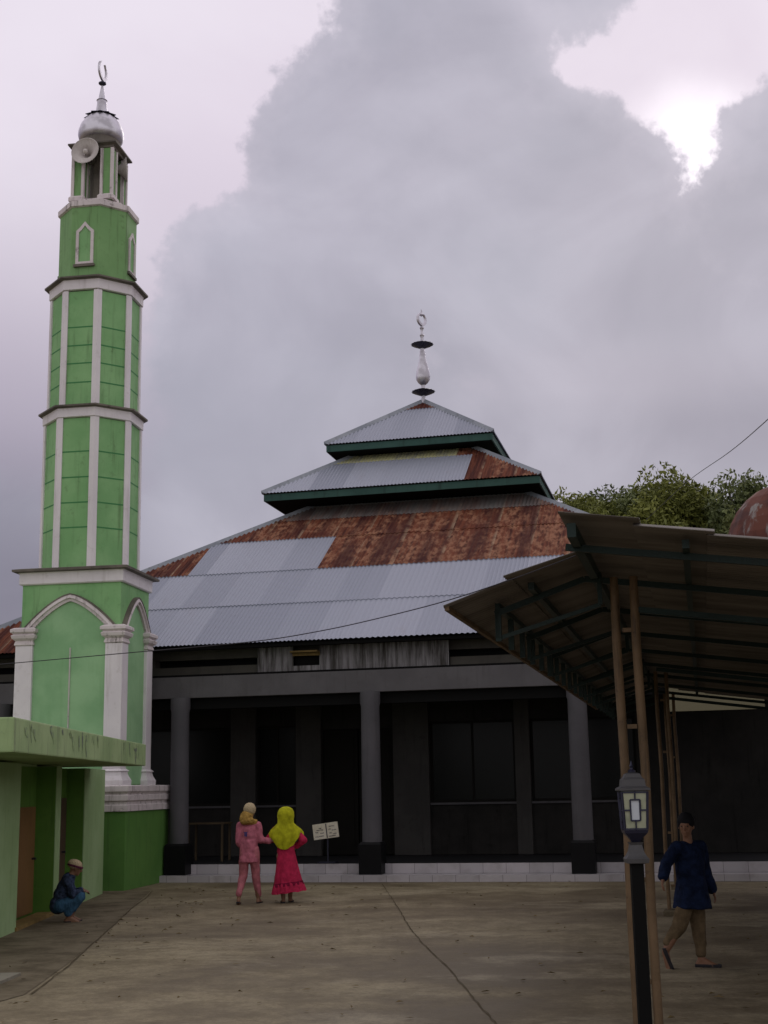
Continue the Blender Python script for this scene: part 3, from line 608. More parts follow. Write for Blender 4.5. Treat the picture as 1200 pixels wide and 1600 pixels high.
for k in range(4):
    a = k*math.pi/2; mb = MB(); pts_o = [(-.17, 11.16), (-.17, 11.82), (-.10, 11.88), (0, 12.0), (.10, 11.88), (.17, 11.82), (.17, 11.16)]
    pts_i = [(-.115, 11.21), (-.115, 11.79), (-.06, 11.84), (0, 11.92), (.06, 11.84), (.115, 11.79), (.115, 11.21)]
    f3 = lambda u, z, d: (cx2+math.cos(a)*u+math.sin(a)*(ap_+d), cy2+math.sin(a)*u-math.cos(a)*(ap_+d), z)
    n_ = 7; vs = [f3(u, z, .03) for u, z in pts_o]+[f3(u, z, .03) for u, z in pts_i]+[f3(u, z, 0) for u, z in pts_o]+[f3(u, z, 0) for u, z in pts_i]
    fs = []
    for i in range(n_):
        j = (i+1) % n_; fs += [(i, j, n_+j, n_+i), (i, 2*n_+i, 2*n_+j, j), (n_+i, n_+j, 3*n_+j, 3*n_+i)]
    mb.add(vs, fs); nm = mb.build('niche_frame', white_d, min_)
    mb = MB(); vs = [f3(u, z, .008) for u, z in pts_i]; mb.add(vs, [tuple(range(7))]); mb.build('niche_panel', mint, nm)
    mb = MB(); q = [(-.2, 11.11), (.2, 11.11), (.2, 11.16), (-.2, 11.16)]
    vs = [f3(u, z, .05) for u, z in q]+[f3(u, z, 0) for u, z in q]; mb.add(vs, [(0,1,2,3),(4,5,1,0),(5,6,2,1),(6,7,3,2),(7,4,0,3)]); mb.build('niche_sill', grime_shade, nm)
# belvedere
mb = MB(); mb.poly_stack(cx2, cy2, 8, [(.56, 12.455), (.56, 12.53), (.5, 12.56)], rot=math.pi/8); mb.build('belvedere_floor', white_d, min_)
q = .285
for sx in (-1, 1):
    for sy in (-1, 1):
        x, y = cx2+sx*q, cy2+sy*q
        pr_ = MB().box(x-.10, x+.10, y-.10, y+.10, 12.55, 13.60).build('pier', mint_hi, min_)
        tb = MB()
        for ux in (-1, 1):
            for uy in (-1, 1): tb.box(x+ux*.10-.028, x+ux*.10+.028, y+uy*.10-.028, y+uy*.10+.028, 12.56, 13.595)
        tb.cur = 0
        o = tb.build('pier_trim', white_d, pr_)
        MB().sq_stack(x-.1, x+.1, y-.1, y+.1, [(.06, 12.552), (.06, 12.62), (.03, 12.66)]).build('pier_foot', white_d, pr_)
MB().tube((cx2, cy2, 12.55), (cx2, cy2, 13.60), .19, n=12).build('dark_core_fill', grime_shade, min_)  # thick dark core added as the shaded inside of the belvedere
mb = MB(); mb.sq_stack(cx2-.385, cx2+.385, cy2-.385, cy2+.385, [(0, 13.601), (.02, 13.61), (.02, 13.65), (.09, 13.68), (.09, 13.71), (.0, 13.74)]); mb.build('cap_slab', [grime_shade], min_)
mb = MB(); mb.poly_stack(cx2, cy2, 20, [(.40, 13.735), (.39, 13.78), (.36, 13.96), (.37, 14.0)]); mb.build('drum', grime_shade, min_, smooth=True)
mb = MB(); mb.poly_stack(cx2, cy2, 32, [(.36, 13.92), (.415, 13.96), (.438, 14.05), (.43, 14.14), (.39, 14.26), (.32, 14.37), (.25, 14.44), (.19, 14.49), (.12, 14.53)])
mb.build('dome', chrome, min_, smooth=True)
mb = MB(); ring = lambda r, z, s_, dz: [(cx2+r*(1+(s_ if i % 2 else -s_))*math.sin(math.pi*i/12), cy2-r*(1+(s_ if i % 2 else -s_))*math.cos(math.pi*i/12), z+(dz if i % 2 else 0)) for i in range(24)]
mb.loft([ring(.12, 14.50, 0, 0), ring(.30, 14.46, .14, -.03), ring(.29, 14.475, .14, -.03), ring(.13, 14.54, 0, 0)]); mb.build('petal_collar', steel_dk, min_)
mb = MB(); mb.poly_stack(cx2, cy2, 20, [(.12, 14.52), (.095, 14.72), (.09, 14.80), (.105, 14.81), (.07, 14.85), (.03, 15.08), (.015, 15.16)]); mb.build('spire', chrome, min_, smooth=True)
mb = MB(); mb.poly_stack(cx2, cy2, 16, [(.02, 15.13), (.075, 15.17), (.075, 15.19), (.02, 15.23)]); mb.build('spire_disc', steel_dk, min_, smooth=True)
crescent(cx2, cy2, 15.44, .20, math.radians(88), min_, chrome, .02, .30)
mb = MB(); mb.tube((cx2, cy2, 15.2), (cx2, cy2, 15.26), .012); mb.build('crescent_stem', chrome, min_)
# horns
def horn(px, py, pz, ang, tilt, label, r=.255):
    th = thing('horn_loudspeaker', label, 'loudspeaker', (0,0,0), 0, 'horn loudspeakers on the minaret')
    fr = Matrix.Translation(Vector((-4.375, 22.764, 0))) @ Matrix.Rotation(-NY, 4, 'Z') @ Matrix.Translation(Vector((cx2+px, cy2+py, pz))) @ Matrix.Rotation(ang, 4, 'Z') @ Matrix.Rotation(tilt, 4, 'X')
    th.matrix_world = fr
    prof = [(.035, .30), (.045, .22), (.07, .14), (.12, .06), (.19, .01), (r-.01, -.02), (r, -.03)]   # bell opens toward -y
    mb = MB(); N3 = 28
    rr_ = lambda r_, y_: [(r_*math.cos(2*math.pi*i/N3), y_, r_*math.sin(2*math.pi*i/N3)) for i in range(N3)]
    mb.loft([rr_(a, b) for a, b in prof]+[rr_(r-.012, -.034), rr_(r-.02, -.022)]+[rr_(max(a-.008, .01), b-.008) for a, b in reversed(prof[:-2])], cap=True)
    mb.build('bell', horn_m, th, smooth=True)
    mb = MB(); mb.loft([rr_(.012, .12), rr_(.035, .06), rr_(.05, -.01), rr_(.035, -.035), rr_(.01, -.05)]); mb.build('centre_horn', horn_m, th, smooth=True)
    mb = MB(); mb.loft([rr_(.06, .28), rr_(.075, .30), rr_(.075, .42), rr_(.05, .45)]); mb.build('driver', grime_shade, th, smooth=True)
    mb = MB(); mb.box(-.02, .02, .22, .26, -.14, .0); mb.build('bracket', grime_shade, th)
horn(-.10, -.52, 13.50, math.radians(-2), math.radians(-6), 'round horn loudspeaker facing the courtyard under the minaret dome', .275)
horn(.46, .12, 13.38, math.radians(108), math.radians(-4), 'horn loudspeaker seen edge-on at the right side of the belvedere', .24)
horn(-.48, .20, 13.42, math.radians(-95), math.radians(-4), 'horn loudspeaker peeking out at the left side of the belvedere', .24)

# ================================================================ small green building at the left
BY = -.029
hut = thing('green_washhouse', 'low pale green building with overhanging flat roof and recessed brown doors at the left', 'building', (-4.44, 16.53, 0), BY)
# local: x=0 is the outer wall plane, y along the wall (0 at the first pier end), building extends to -x
wb = MB()
wb.box(-4.2, 0, -6.0, -.05, 0, 1.95)                       # near pier block
wb.box(-4.2, -.26, -.05, 1.9, 1.95, 1.97)
wb.box(-4.2, -.28, -.05, 6.0, 0, 1.95)                     # recess back wall mass
ob = wb.build('wall', wall_green, hut)
MB().box(-.28, -.004, 1.98, 2.30, 0, 1.95).build('partition', wall_green, hut)
MB().box(-.28, 0, 3.95, 5.62, 0, 1.95).build('end_pier', wall_green, hut)
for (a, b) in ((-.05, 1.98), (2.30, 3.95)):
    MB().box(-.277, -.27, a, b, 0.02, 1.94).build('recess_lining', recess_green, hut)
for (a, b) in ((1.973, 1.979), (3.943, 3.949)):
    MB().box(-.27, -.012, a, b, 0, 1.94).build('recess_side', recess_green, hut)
d_ = MB(); d_.box(-.27, -.245, .55, 1.86, .06, 1.42); dd = d_.build('door', door_m, hut); dd['label'] = 'brown door'
MB().tube((-.245, 1.72, .75), (-.19, 1.72, .75), .015).build('handle', steel_dk, dd)
d_ = MB(); d_.box(-.27, -.245, 2.5, 3.85, .06, 1.52); dd = d_.build('door', door_dk, hut); dd['label'] = 'dark brown door'
MB().tube((-.245, 3.6, .75), (-.19, 3.6, .75), .015).build('handle', steel_dk, dd)
MB().box(-.20, .02, -.1, 1.97, 0, .05).build('doorstep', yel_wood, hut)
def b_par(g):
    paint((0.27, 0.42, 0.16, 1), (0.33, 0.47, 0.20, 1), (0.17, 0.20, 0.12, 1), 0.5)(g)
pr = MB(); pr.box(-4.2, .84, -3.9, 4.35, 1.975, 2.30); pr.build('roof_slab', pale_green, hut, bevel=.015)
rs = random.Random(4); st = MB()
for k in range(26):
    y = rs.uniform(-3.6, 4.1); hh = rs.uniform(.04, .22); ww = rs.uniform(.015, .06); z = 2.28-rs.uniform(0, .08)
    st.add([(.8435, y-ww, z), (.8435, y+ww*.6, z+.01), (.8435, y+ww*1.3, z-hh*.5), (.8435, y+ww*1.6, z-hh), (.8435, y+ww*.9, z-hh), (.8435, y-ww*.4, z-hh*.6)], [(0,1,2,3,4,5)])
st.build('water_stains', mat('stain_grey', lambda g: P(g, g.mix(g.ss(g.noise(g.obj, 9, 5, .7), .35, .6), (0.12, 0.13, 0.13, 1), (0.27, 0.38, 0.17, 1)), 0.9)), hut)

# ================================================================ shed canopy
SY = .226
shed = thing('metal_canopy', 'long low canopy of dark corrugated sheets on green steel trusses and brown pipes', 'canopy', (1.542, 9.0, 0), SY)
RX, RZ = -.19, 3.06; LX, LZ = -1.065, 2.76; RRX, RRZ = 7.0, 2.08  # right slope widened out of view to darken the ground beneath
def sheet(x0, z0, x1, z1, y0, y1, off, nm='roof_sheet'):
    """corrugated sheet between two ridge-parallel edges; corrugations run down the slope (repeat along y)"""
    mb = MB(); per = .08; N4 = int((y1-y0)/(per/4)); vs = []; fs = []
    for i in range(N4+1):
        y = y0+(y1-y0)*i/N4; o = .009*math.cos(2*math.pi*y/per)+off
        vs += [(x0, y, z0+o), (x1, y, z1+o), (x0, y, z0+o+.004), (x1, y, z1+o+.004)]
    for i in range(N4):
        a = 4*i; fs += [(a, a+4, a+5, a+1), (a+2, a+3, a+7, a+6), (a, a+2, a+6, a+4), (a+1, a+5, a+7, a+3)]
    fs += [(0, 1, 3, 2), (4*N4, 4*N4+2, 4*N4+3, 4*N4+1)]
    mb.add(vs, fs); return mb.build(nm, under_m, shed)
zr = lambda x: RZ+(RRZ-RZ)*(x-RX)/(RRX-RX)
zl = lambda x: RZ+(LZ-RZ)*(x-RX)/(LX-RX)
sheet(RX+.05, RZ-.012, -.66, zl(-.66)+.002, -.62, 12.6, .012)
sheet(-.62, zl(-.62), LX-.02, zl(LX-.02), -.47, 12.6, .0)
sheet(RX+.005, zr(RX+.005)+.004, .26, zr(.26), -1.74, 12.6, .024)
sheet(.22, zr(.22), .66, zr(.66), -1.64, 12.6, .006)
sheet(.62, zr(.62), 2.2, zr(2.2), -1.55, 12.6, -.004)
sheet(2.15, zr(2.15), RRX, zr(RRX), -1.5, 12.6, -.02)  # outer part is unseen, added to shade the space below
mb = MB(); mb.beam((RX+.07, -1.68, RZ-.07), (RX+.07, 12.5, RZ-.06), .05, .08); mb.build('ridge_beam', truss_m, shed)
for x in (-.52, .50, 1.6, 2.8, 4.1, 5.5, 6.8):
    z = (zl(x) if x < RX else zr(x))-.06
    MB().beam((x, -1.5 if x > RX else -.3, z), (x, 12.5, z), .04, .05).build('purlin', truss_m, shed)
mb = MB(); mb.beam((-.79, 0, 2.80), (-.79, 12.5, 2.80), .04, .04); mb.build('eave_rail', truss_m, shed)
for i in range(20):
    y = i*.64; MB().box(-.81, -.77, y-.02, y+.02, 2.56, 2.78).build('eave_strut', truss_m, shed)
mb = MB(); mb.beam((LX, -.45, LZ-.015), (LX, 12.6, LZ-.015), .03, .03); mb.build('eave_edge', post_m, shed)
for i in range(9):
    y = -1.3 if i == 0 else (i-1)*1.7
    t_ = MB()
    if i: t_.beam((-.81, y, zl(-.81)-.10), (RX, y, RZ-.10), .03, .04)
    t_.beam((RX, y, RZ-.10), (6.9, y, zr(6.9)-.10), .03, .04)
    if i:
        t_.beam((-.79, y, 2.58), (RX+.1, y, 2.78), .022, .028); t_.beam((RX+.1, y, 2.78), (RX+.1, y, 3.0), .03, .04)
        t_.beam((-.79, y, 2.58), (-.79, y, 2.82), .03, .04)
        t_.beam((RX+.3, y, RZ-.32), (6.9, y, zr(6.9)-.30), .03, .04) if i % 3 == 1 else None
    t_.build('rafter', truss_m, shed)
for y in (0, 8.2, 12.3):
    for xx in (.012, .142):
        pb = MB(); pb.path([(xx, y, 0), (xx-.006, y, .8), (xx+.004, y, 1.7), (xx-.008, y, 2.5), (xx-.004, y, 2.96)], .030 if y < 1 else .024, n=12); pb.build('post', post_m, shed, smooth=True)
    fb = MB(); fb.sq_stack(-.06, .21, y-.12, y+.12, [(0, .0), (0, .05), (-.02, .07)]); fb.build('footing', apron_m, shed)
    for z in (.35, .98, 1.96, 2.6): MB().box(.045, .109, y-.012, y+.012, z-.014, z+.014).build('rung', post_m, shed)
for y in (0, 4.1, 8.2, 12.3): MB().tube((6.7, y, 0), (6.7, y, zr(6.7)-.08), .036, n=12).build('added_outer_post', post_m, shed, smooth=True)  # unseen posts added under the widened slope

# ================================================================ lamp post
lp = thing('garden_lamp', 'four-sided lantern with geometric lead frame on a slim black pole before the brown pipes', 'street lamp', (1.475, 8.3, 0), .03)
lp.scale = (.86, .86, 1)
mb = MB(); mb.sq_stack(-.043, .043, -.043, .043, [(.0, 0), (0, 1.12)]); mb.build('pole', pole_m, lp)
mb = MB(); mb.sq_stack(-.05, .05, -.05, .05, [(0, 1.121), (.025, 1.125), (.03, 1.15), (.015, 1.165), (.0, 1.19), (-.01, 1.23), (.0, 1.245)]); mb.build('pole_collar', lamp_roof, lp)
mb = MB(); mb.sq_stack(-.05, .05, -.05, .05, [(-.025, 1.246), (-.005, 1.27), (.028, 1.30), (.034, 1.318)]); mb.build('lantern_foot', lamp_bk, lp)
gb, gt, z0, z1 = .076, .088, 1.318, 1.545
fr = MB()
def bar(u0, z0_, u1, z1_, side, wd=.006, proud=.004):
    c_, s_ = math.cos(side*math.pi/2), math.sin(side*math.pi/2)
    def pt(u, z):
        k = gb+(gt-gb)*(z-z0)/(z1-z0)+proud; uu = u*k; X, Y = uu, -k
        return (X*c_-Y*s_, X*s_+Y*c_, z)
    fr.beam(pt(u0, z0_), pt(u1, z1_), wd*1.6, wd*1.6)
for sd_ in range(4):
    bar(-1, z0+.004, -1, z1-.002, sd_, .008, .001); bar(-1, z0+.006, 1, z0+.006, sd_, .006, .0); bar(-1, z1-.006, 1, z1-.006, sd_, .006, .0)
    u, a, b = .38, z0+.055, z1-.05
    bar(-u, a, -u, b, sd_); bar(u, a, u, b, sd_); bar(-u, a, u, a, sd_); bar(-u, b, u, b, sd_)
    mz = (a+b)/2; bar(-1, mz, -u, mz, sd_); bar(u, mz, 1, mz, sd_); bar(0, z0, 0, a, sd_); bar(0, b, 0, z1, sd_)
fr.build('lantern_frame', lamp_bk, lp)
for sd_ in range(4):
    c_, s_ = math.cos(sd_*math.pi/2), math.sin(sd_*math.pi/2); e = .002
    R_ = lambda X, Y, Z: (X*c_-Y*s_, X*s_+Y*c_, Z)
    mb = MB(); k0, k1 = gb-e, gt-e
    mb.add([R_(-k0, -k0, z0), R_(k0, -k0, z0), R_(k1, -k1, z1), R_(-k1, -k1, z1), R_(-k0+.003, -k0+.004, z0), R_(k0-.003, -k0+.004, z0), R_(k1-.003, -k1+.004, z1), R_(-k1+.003, -k1+.004, z1)],
           [(0,1,2,3), (7,6,5,4), (0,4,5,1), (1,5,6,2), (2,6,7,3), (3,7,4,0)])
    gp = mb.build('glass_pane', lamp_gl, lp)
    k = (gb+gt)/2+.0005; mb = MB(); u = .37
    mb.add([R_(-u*k, -k+.0, z0+.057), R_(u*k, -k, z0+.057), R_(u*k, -k-.001, z1-.052), R_(-u*k, -k-.001, z1-.052)], [(0,1,2,3)]); mb.build('centre_pane', lamp_glc, gp)
mb = MB(); mb.sq_stack(-.1, .1, -.1, .1, [(-.01, 1.5455), (.008, 1.55), (.008, 1.562), (-.018, 1.575), (-.024, 1.615), (-.040, 1.628), (-.050, 1.648), (-.07, 1.655)]); mb.build('lantern_roof', lamp_roof, lp)
mb = MB(); mb.poly_stack(0, 0, 12, [(.026, 1.656), (.028, 1.668), (.012, 1.676), (.010, 1.684), (.017, 1.694), (.008, 1.705), (.003, 1.725)]); mb.build('lantern_finial', lamp_bk, lp, smooth=True)

# ================================================================ verandah objects
def Mw(x, y, z): c_, s_ = math.cos(MYAW), math.sin(MYAW); return (1.033+x*c_+y*s_, 32.035-x*s_+y*c_, z)
sg = thing('notice_sign', 'tilted cream board with dark writing standing on the verandah between pillars', 'sign', Mw(-.46, -7.6, .28), MYAW)
bd = MB(); bd.box(-.235, .235, -.015, .015, -.135, .135); bo = bd.build('board', sign_m, sg, bevel=.006)
bo.location = (-.02, -.05, .56); bo.rotation_euler = (0, math.radians(-7), 0)
mk = MB(); ry = random.Random(11)
mk.box(.008, .026, -.0185, -.0155, -.125, .125)
for (u0, u1, z_) in ((.07, .17, .07), (.05, .10, .02), (-.12, -.07, .055), (-.19, -.14, -.01), (-.10, -.03, -.03), (-.20, -.04, -.085), (.13, .20, -.065), (.06, .11, -.045), (.12, .2, .0), (-.17, -.04, .025), (.05, .18, -.1)):
    u = u0
    while u < u1:
        l_ = ry.uniform(.006, .018); mk.box(u, min(u+l_, u1), -.018, -.0155, z_-ry.uniform(.004, .012), z_+ry.uniform(.004, .012)); u += l_+.006
mk.build('writing', ink_m, bo)
MB().tube((0, 0, 0), (0, 0, .5), .015).box(-.16, .16, -.12, .12, 0, .025).build('stand', steel_dk, sg)
tb = thing('wooden_table', 'bare thin-legged wooden table on the dark verandah behind the left pillar', 'table', Mw(-3.05, -6.7, .28), MYAW)
MB().box(-.38, .38, -.25, .25, .68, .71).build('tabletop', wood_m, tb)
for sx in (-1, 1):
    for sy in (-1, 1): MB().box(sx*.34-.018, sx*.34+.018, sy*.21-.018, sy*.21+.018, 0, .68).build('leg', wood_m, tb)
lt = thing('tube_lamp', 'unlit white fluorescent tube fixed below the verandah ceiling at the left', 'lamp', Mw(-3.35, -7.4, 3.15), MYAW)
MB().tube((-.85, 0, 0), (.75, 0, 0), .018).build('tube', palep, lt); MB().box(-.9, .8, -.03, .03, .02, .25).build('batten', grey_wall, lt)
sn = thing('sandal', 'single small purple sandal left on the verandah step', 'sandal', Mw(-.95, -8.2, .116), MYAW)
def sole(mb, L=.22, W_=.075, T_=.02, cx=0, cy=0, z=0, ang=0, tilt=0):
    pts = [(-.3, -.5), (.3, -.5), (.42, -.25), (.36, .05), (.5, .3), (.38, .46), (0, .5), (-.36, .42), (-.46, .25), (-.34, 0), (-.4, -.28)]
    ca, sa = math.cos(ang), math.sin(ang)
    R_ = lambda zz, k: [(cx+(a*W_*k)*ca-(b*L*k)*sa, cy+(a*W_*k)*sa+(b*L*k)*ca, z+zz+tilt*b*L) for a, b in pts]
    return mb.loft([R_(0, .96), R_(T_*.5, 1), R_(T_, .97)])
sole(MB(), ang=1.2).build('sole', stripe_m, sn); MB().path([(-.03, .0, .02), (-.01, .02, .045), (.03, .03, .02)], .008).build('strap', redd_m, sn)

# ================================================================ cables
def D(px, py, Y):
    d = fw + rt*((px-600)/FPX) - up*((py-800)/FPX); t = Y/d.y; return (d.x*t, Y, EYE+d.z*t)
def cable(pts, r, label):
    P_ = [Vector(p) for p in pts]; out = []
    for i in range(len(P_)-1):
        p0, p1, p2, p3 = P_[max(i-1, 0)], P_[i], P_[i+1], P_[min(i+2, len(P_)-1)]
        for k in range(6):
            t = k/6; out.append(.5*((2*p1)+(-p0+p2)*t+(2*p0-5*p1+4*p2-p3)*t*t+(-p0+3*p1-3*p2+p3)*t**3))
    out.append(P_[-1]); o = MB().path(out, r, n=6).build('cable', cable_m); return tag(o, label, 'cable')
A_, B_ = Vector((-6.0, 12.5, 0)), Vector((1.10, 7.95, 0))
cab = []
for px_, py_ in ((-260, 1060), (0, 1038), (190, 1021), (390, 1003), (500, 986), (600, 964), (700, 938), (800, 905), (900, 868)):
    d = fw + rt*((px_-600)/FPX) - up*((py_-800)/FPX)
    den = d.x*(B_.y-A_.y)-d.y*(B_.x-A_.x); t = (A_.x*(B_.y-A_.y)-A_.y*(B_.x-A_.x))/den
    cab.append((d.x*t, d.y*t, EYE+d.z*t))
cable(cab, .0035, 'thin cable sagging from the canopy ridge across the silver roof and minaret')
cable([D(1010, 812, 45), D(1075, 752, 40), D(1140, 706, 30), D(1200, 655, 22), D(1290, 570, 14)], .009, 'thin cable rising from the trees to the top right sky')

# ================================================================ rusty dome behind the canopy
dmx = D(1242, 862, 42)
dm = thing('domed_kiosk', 'rusty round dome with pale worn patches rising behind the canopy at the right edge', 'domed building', (dmx[0], dmx[1], 0), .2)
def b_dome(g):
    n1 = g.noise(g.map(g.obj, (1, 1, 1)), 1.1, 5, 0.6)
    col = g.mix(g.ss(n1, 0.35, 0.6), (0.055, 0.018, 0.014, 1), (0.125, 0.040, 0.025, 1))
    col = g.mix(g.ss(g.noise(g.map(g.obj, (1.3, 1.3, .45), (2.2, .4, 0)), 1.0, 5, 0.6), 0.53, 0.60), col, (0.22, 0.20, 0.185, 1))
    P(g, col, .8)
R0 = 2.15; zc = dmx[2]
mb = MB(); mb.poly_stack(0, 0, 18, [(R0*math.cos(a), zc+R0*1.05*math.sin(a)) for a in [math.radians(k) for k in (-8, 0, 12, 24, 36, 48, 60, 72, 82)]]+[(.05, zc+R0*1.1), (.02, zc+R0*1.3)])
mb.build('dome', mat('rusted_dome', b_dome), dm)
mb = MB(); mb.box(-2.5, 2.5, -2.5, 2.5, 0, zc-.24); mb.sq_stack(-2.5, 2.5, -2.5, 2.5, [(0, zc-.239), (.2, zc-.23), (.2, zc-.1), (0, zc-.08)]); mb.build('wall', grey_col, dm)

# ================================================================ trees
def tree(px, Y, ztop, R, seed, lm, label, zb=None, n_leaf=20000, tall=1.0):
    rr = random.Random(seed); x = D(px, 900, Y)[0]
    t = thing('tree', label, 'tree', (x, Y, 0), 0, 'trees behind the canopy')
    zcn = ztop-R*tall; limbs = []
    tr = MB(); tr.path([(0, 0, 0), (.1, 0, zcn*.35), (-.1, .1, zcn*.7), (0, 0, zcn)], [.32, .26, .2, .14], n=8)
    tr.build('trunk', bark, t, smooth=True)
    clumps = []
    lb = MB()
    for i in range(26):
        a = rr.uniform(0, 2*math.pi); e = math.asin(rr.uniform(-.35, 1)); rad = R*rr.uniform(.45, .98)
        p = Vector((math.cos(a)*math.cos(e)*rad, math.sin(a)*math.cos(e)*rad, zcn+math.sin(e)*rad*tall))
        q = p*.5; q.z = zcn-R*.3+(p.z-zcn)*.4
        lb.path([(0, 0, zcn-R*.5), tuple(q), tuple(p)], [.1, .05, .015], n=5); clumps.append((p, R*rr.uniform(.24, .42), rr.uniform(0, 1)))
    lb.build('limbs', bark, t)
    cr = MB(); cols = []
    for i in range(n_leaf):
        c, cr_, sh = clumps[rr.randrange(len(clumps))]
        u = Vector((rr.gauss(0, 1), rr.gauss(0, 1), rr.gauss(0, .8))).normalized()*cr_*rr.random()**.45*1.1
        p = c+u; s_ = rr.uniform(.045, .10)
        nrm = Vector((rr.uniform(-1, 1), rr.uniform(-1, 1), rr.uniform(-.2, 1))).normalized(); a_ = nrm.orthogonal().normalized(); b_ = nrm.cross(a_)
        th_ = rr.uniform(0, 6.28); a2 = a_*math.cos(th_)+b_*math.sin(th_); b2 = nrm.cross(a2)
        b0 = len(cr.v); cr.v += [tuple(p-a2*s_*1.5), tuple(p+b2*s_*.55), tuple(p+a2*s_*1.5), tuple(p-b2*s_*.55)]; cr.f.append((b0, b0+1, b0+2, b0+3)); cr.mi.append(0)
        v = min(1, max(0, sh*.6+rr.uniform(0, .5))); cols.append((v, v, v))
    me = bpy.data.meshes.new('crown'); me.from_pydata(cr.v, [], cr.f); me.materials.append(lm)
    ca = me.color_attributes.new(name='leaf', type='FLOAT_COLOR', domain='CORNER'); flat = []
    for c in cols: flat += [c[0], c[1], c[2], 1]*4
    ca.data.foreach_set('color', flat); o = bpy.data.objects.new('crown', me); C.objects.link(o); o.parent = t
tree(915, 52, 12.7, 2.1, 1, leaf_a, 'olive green tree nearest the tiered roof, leftmost in the row behind the canopy')
tree(985, 54, 13.5, 2.3, 2, leaf_b, 'ragged bluish green tree second from the tiered roof')
tree(1050, 52, 13.2, 2.4, 3, leaf_a, 'broad olive tree in the middle of the row where the cable passes')
tree(1120, 55, 12.9, 2.2, 4, leaf_a, 'low dark olive tree left of the rusty dome')
tree(1172, 50, 13.3, 1.7, 5, leaf_b, 'sparse tall tree with sky gaps just above the rusty dome', n_leaf=6500, tall=1.3)
tree(1250, 56, 13.8, 2.5, 6, leaf_a, 'tree at the far right edge behind the rusty dome')
tree(860, 58, 13.2, 2.2, 8, leaf_a, 'tree mostly hidden behind the right hips of the tiered roof')

# ================================================================ people
tmp_sc = bpy.data.scenes.new('workbench')
def remesh_obj(bm, name, mt, parent, voxel=.010, smooth_it=6, disp=0.0, dsc=.08):
    me = bpy.data.meshes.new(name); bm.to_mesh(me); bm.free(); o = bpy.data.objects.new(name, me); tmp_sc.collection.objects.link(o)
    r = o.modifiers.new('r', 'REMESH'); r.mode = 'VOXEL'; r.voxel_size = voxel; r.use_smooth_shade = True
    s_ = o.modifiers.new('s', 'SMOOTH'); s_.factor = .6; s_.iterations = smooth_it
    if disp:
        tx = bpy.data.textures.new('folds', 'CLOUDS'); tx.noise_scale = dsc; tx.noise_depth = 1
        d_ = o.modifiers.new('d', 'DISPLACE'); d_.texture = tx; d_.strength = disp; d_.mid_level = .5
    with bpy.context.temp_override(scene=tmp_sc, view_layer=tmp_sc.view_layers[0]):
        dg = bpy.context.evaluated_depsgraph_get(); dg.update(); ev = o.evaluated_get(dg); m2 = bpy.data.meshes.new_from_object(ev)
    tmp_sc.collection.objects.unlink(o); C.objects.link(o); o.modifiers.clear(); o.data = m2; bpy.data.meshes.remove(me); m2.name = name; m2.materials.clear(); m2.materials.append(mt); o.parent = parent
    m2.polygons.foreach_set('use_smooth', [True]*len(m2.polygons))
    return o
def ell(bm, c, r, rot=None, seg=20):
    M_ = Matrix.Translation(Vector(c)) @ (rot.to_4x4() if rot else Matrix.Identity(4)) @ Matrix.Diagonal((r[0], r[1], r[2], 1))
    bmesh.ops.create_uvsphere(bm, u_segments=seg, v_segments=seg//2+2, radius=1, matrix=M_)
def cone(bm, p, q, r1, r2, ex=1.0, n=18, ends=True):
    p, q = Vector(p), Vector(q); d = q-p
    if d.length < 1e-5: return
    M_ = Matrix.Translation((p+q)/2) @ d.to_track_quat('Z', 'Y').to_matrix().to_4x4() @ Matrix.Diagonal((1, ex, 1, 1))
    bmesh.ops.create_cone(bm, cap_ends=True, segments=n, radius1=r1, radius2=r2, depth=d.length, matrix=M_)
    if ends: ell(bm, p, (r1, r1, r1)); ell(bm, q, (r2, r2, r2))
def chain(bm, pts, rs):
    for i in range(len(pts)-1): cone(bm, pts[i], pts[i+1], rs[i], rs[i+1])
def torso(bm, pelvis, chest, rp, rc, rw):
    """elliptic rings from pelvis to chest; r = (half width, half depth); widths along local x"""
    p, c = Vector(pelvis), Vector(chest)
    prof = [(-.22, .8, rp), (0, 1, rp), (.35, 1, rw), (.75, 1, rc), (1.0, .95, rc), (1.14, .6, rc)]
    rings = []
    ax = (c-p); zdir = ax.normalized(); X = Vector((1, 0, 0)); Yd = zdir.cross(X).normalized(); X = Yd.cross(zdir)
    vs = []
    for t, k, r in prof:
        o = p+ax*t; vs.append([bm.verts.new(o+X*math.cos(2*math.pi*i/20)*r[0]*k+Yd*math.sin(2*math.pi*i/20)*r[1]*k) for i in range(20)])
    for a, b in zip(vs, vs[1:]):
        for i in range(20): bm.faces.new((a[i], a[(i+1) % 20], b[(i+1) % 20], b[i]))
    bm.faces.new(vs[0][::-1]); bm.faces.new(vs[-1])
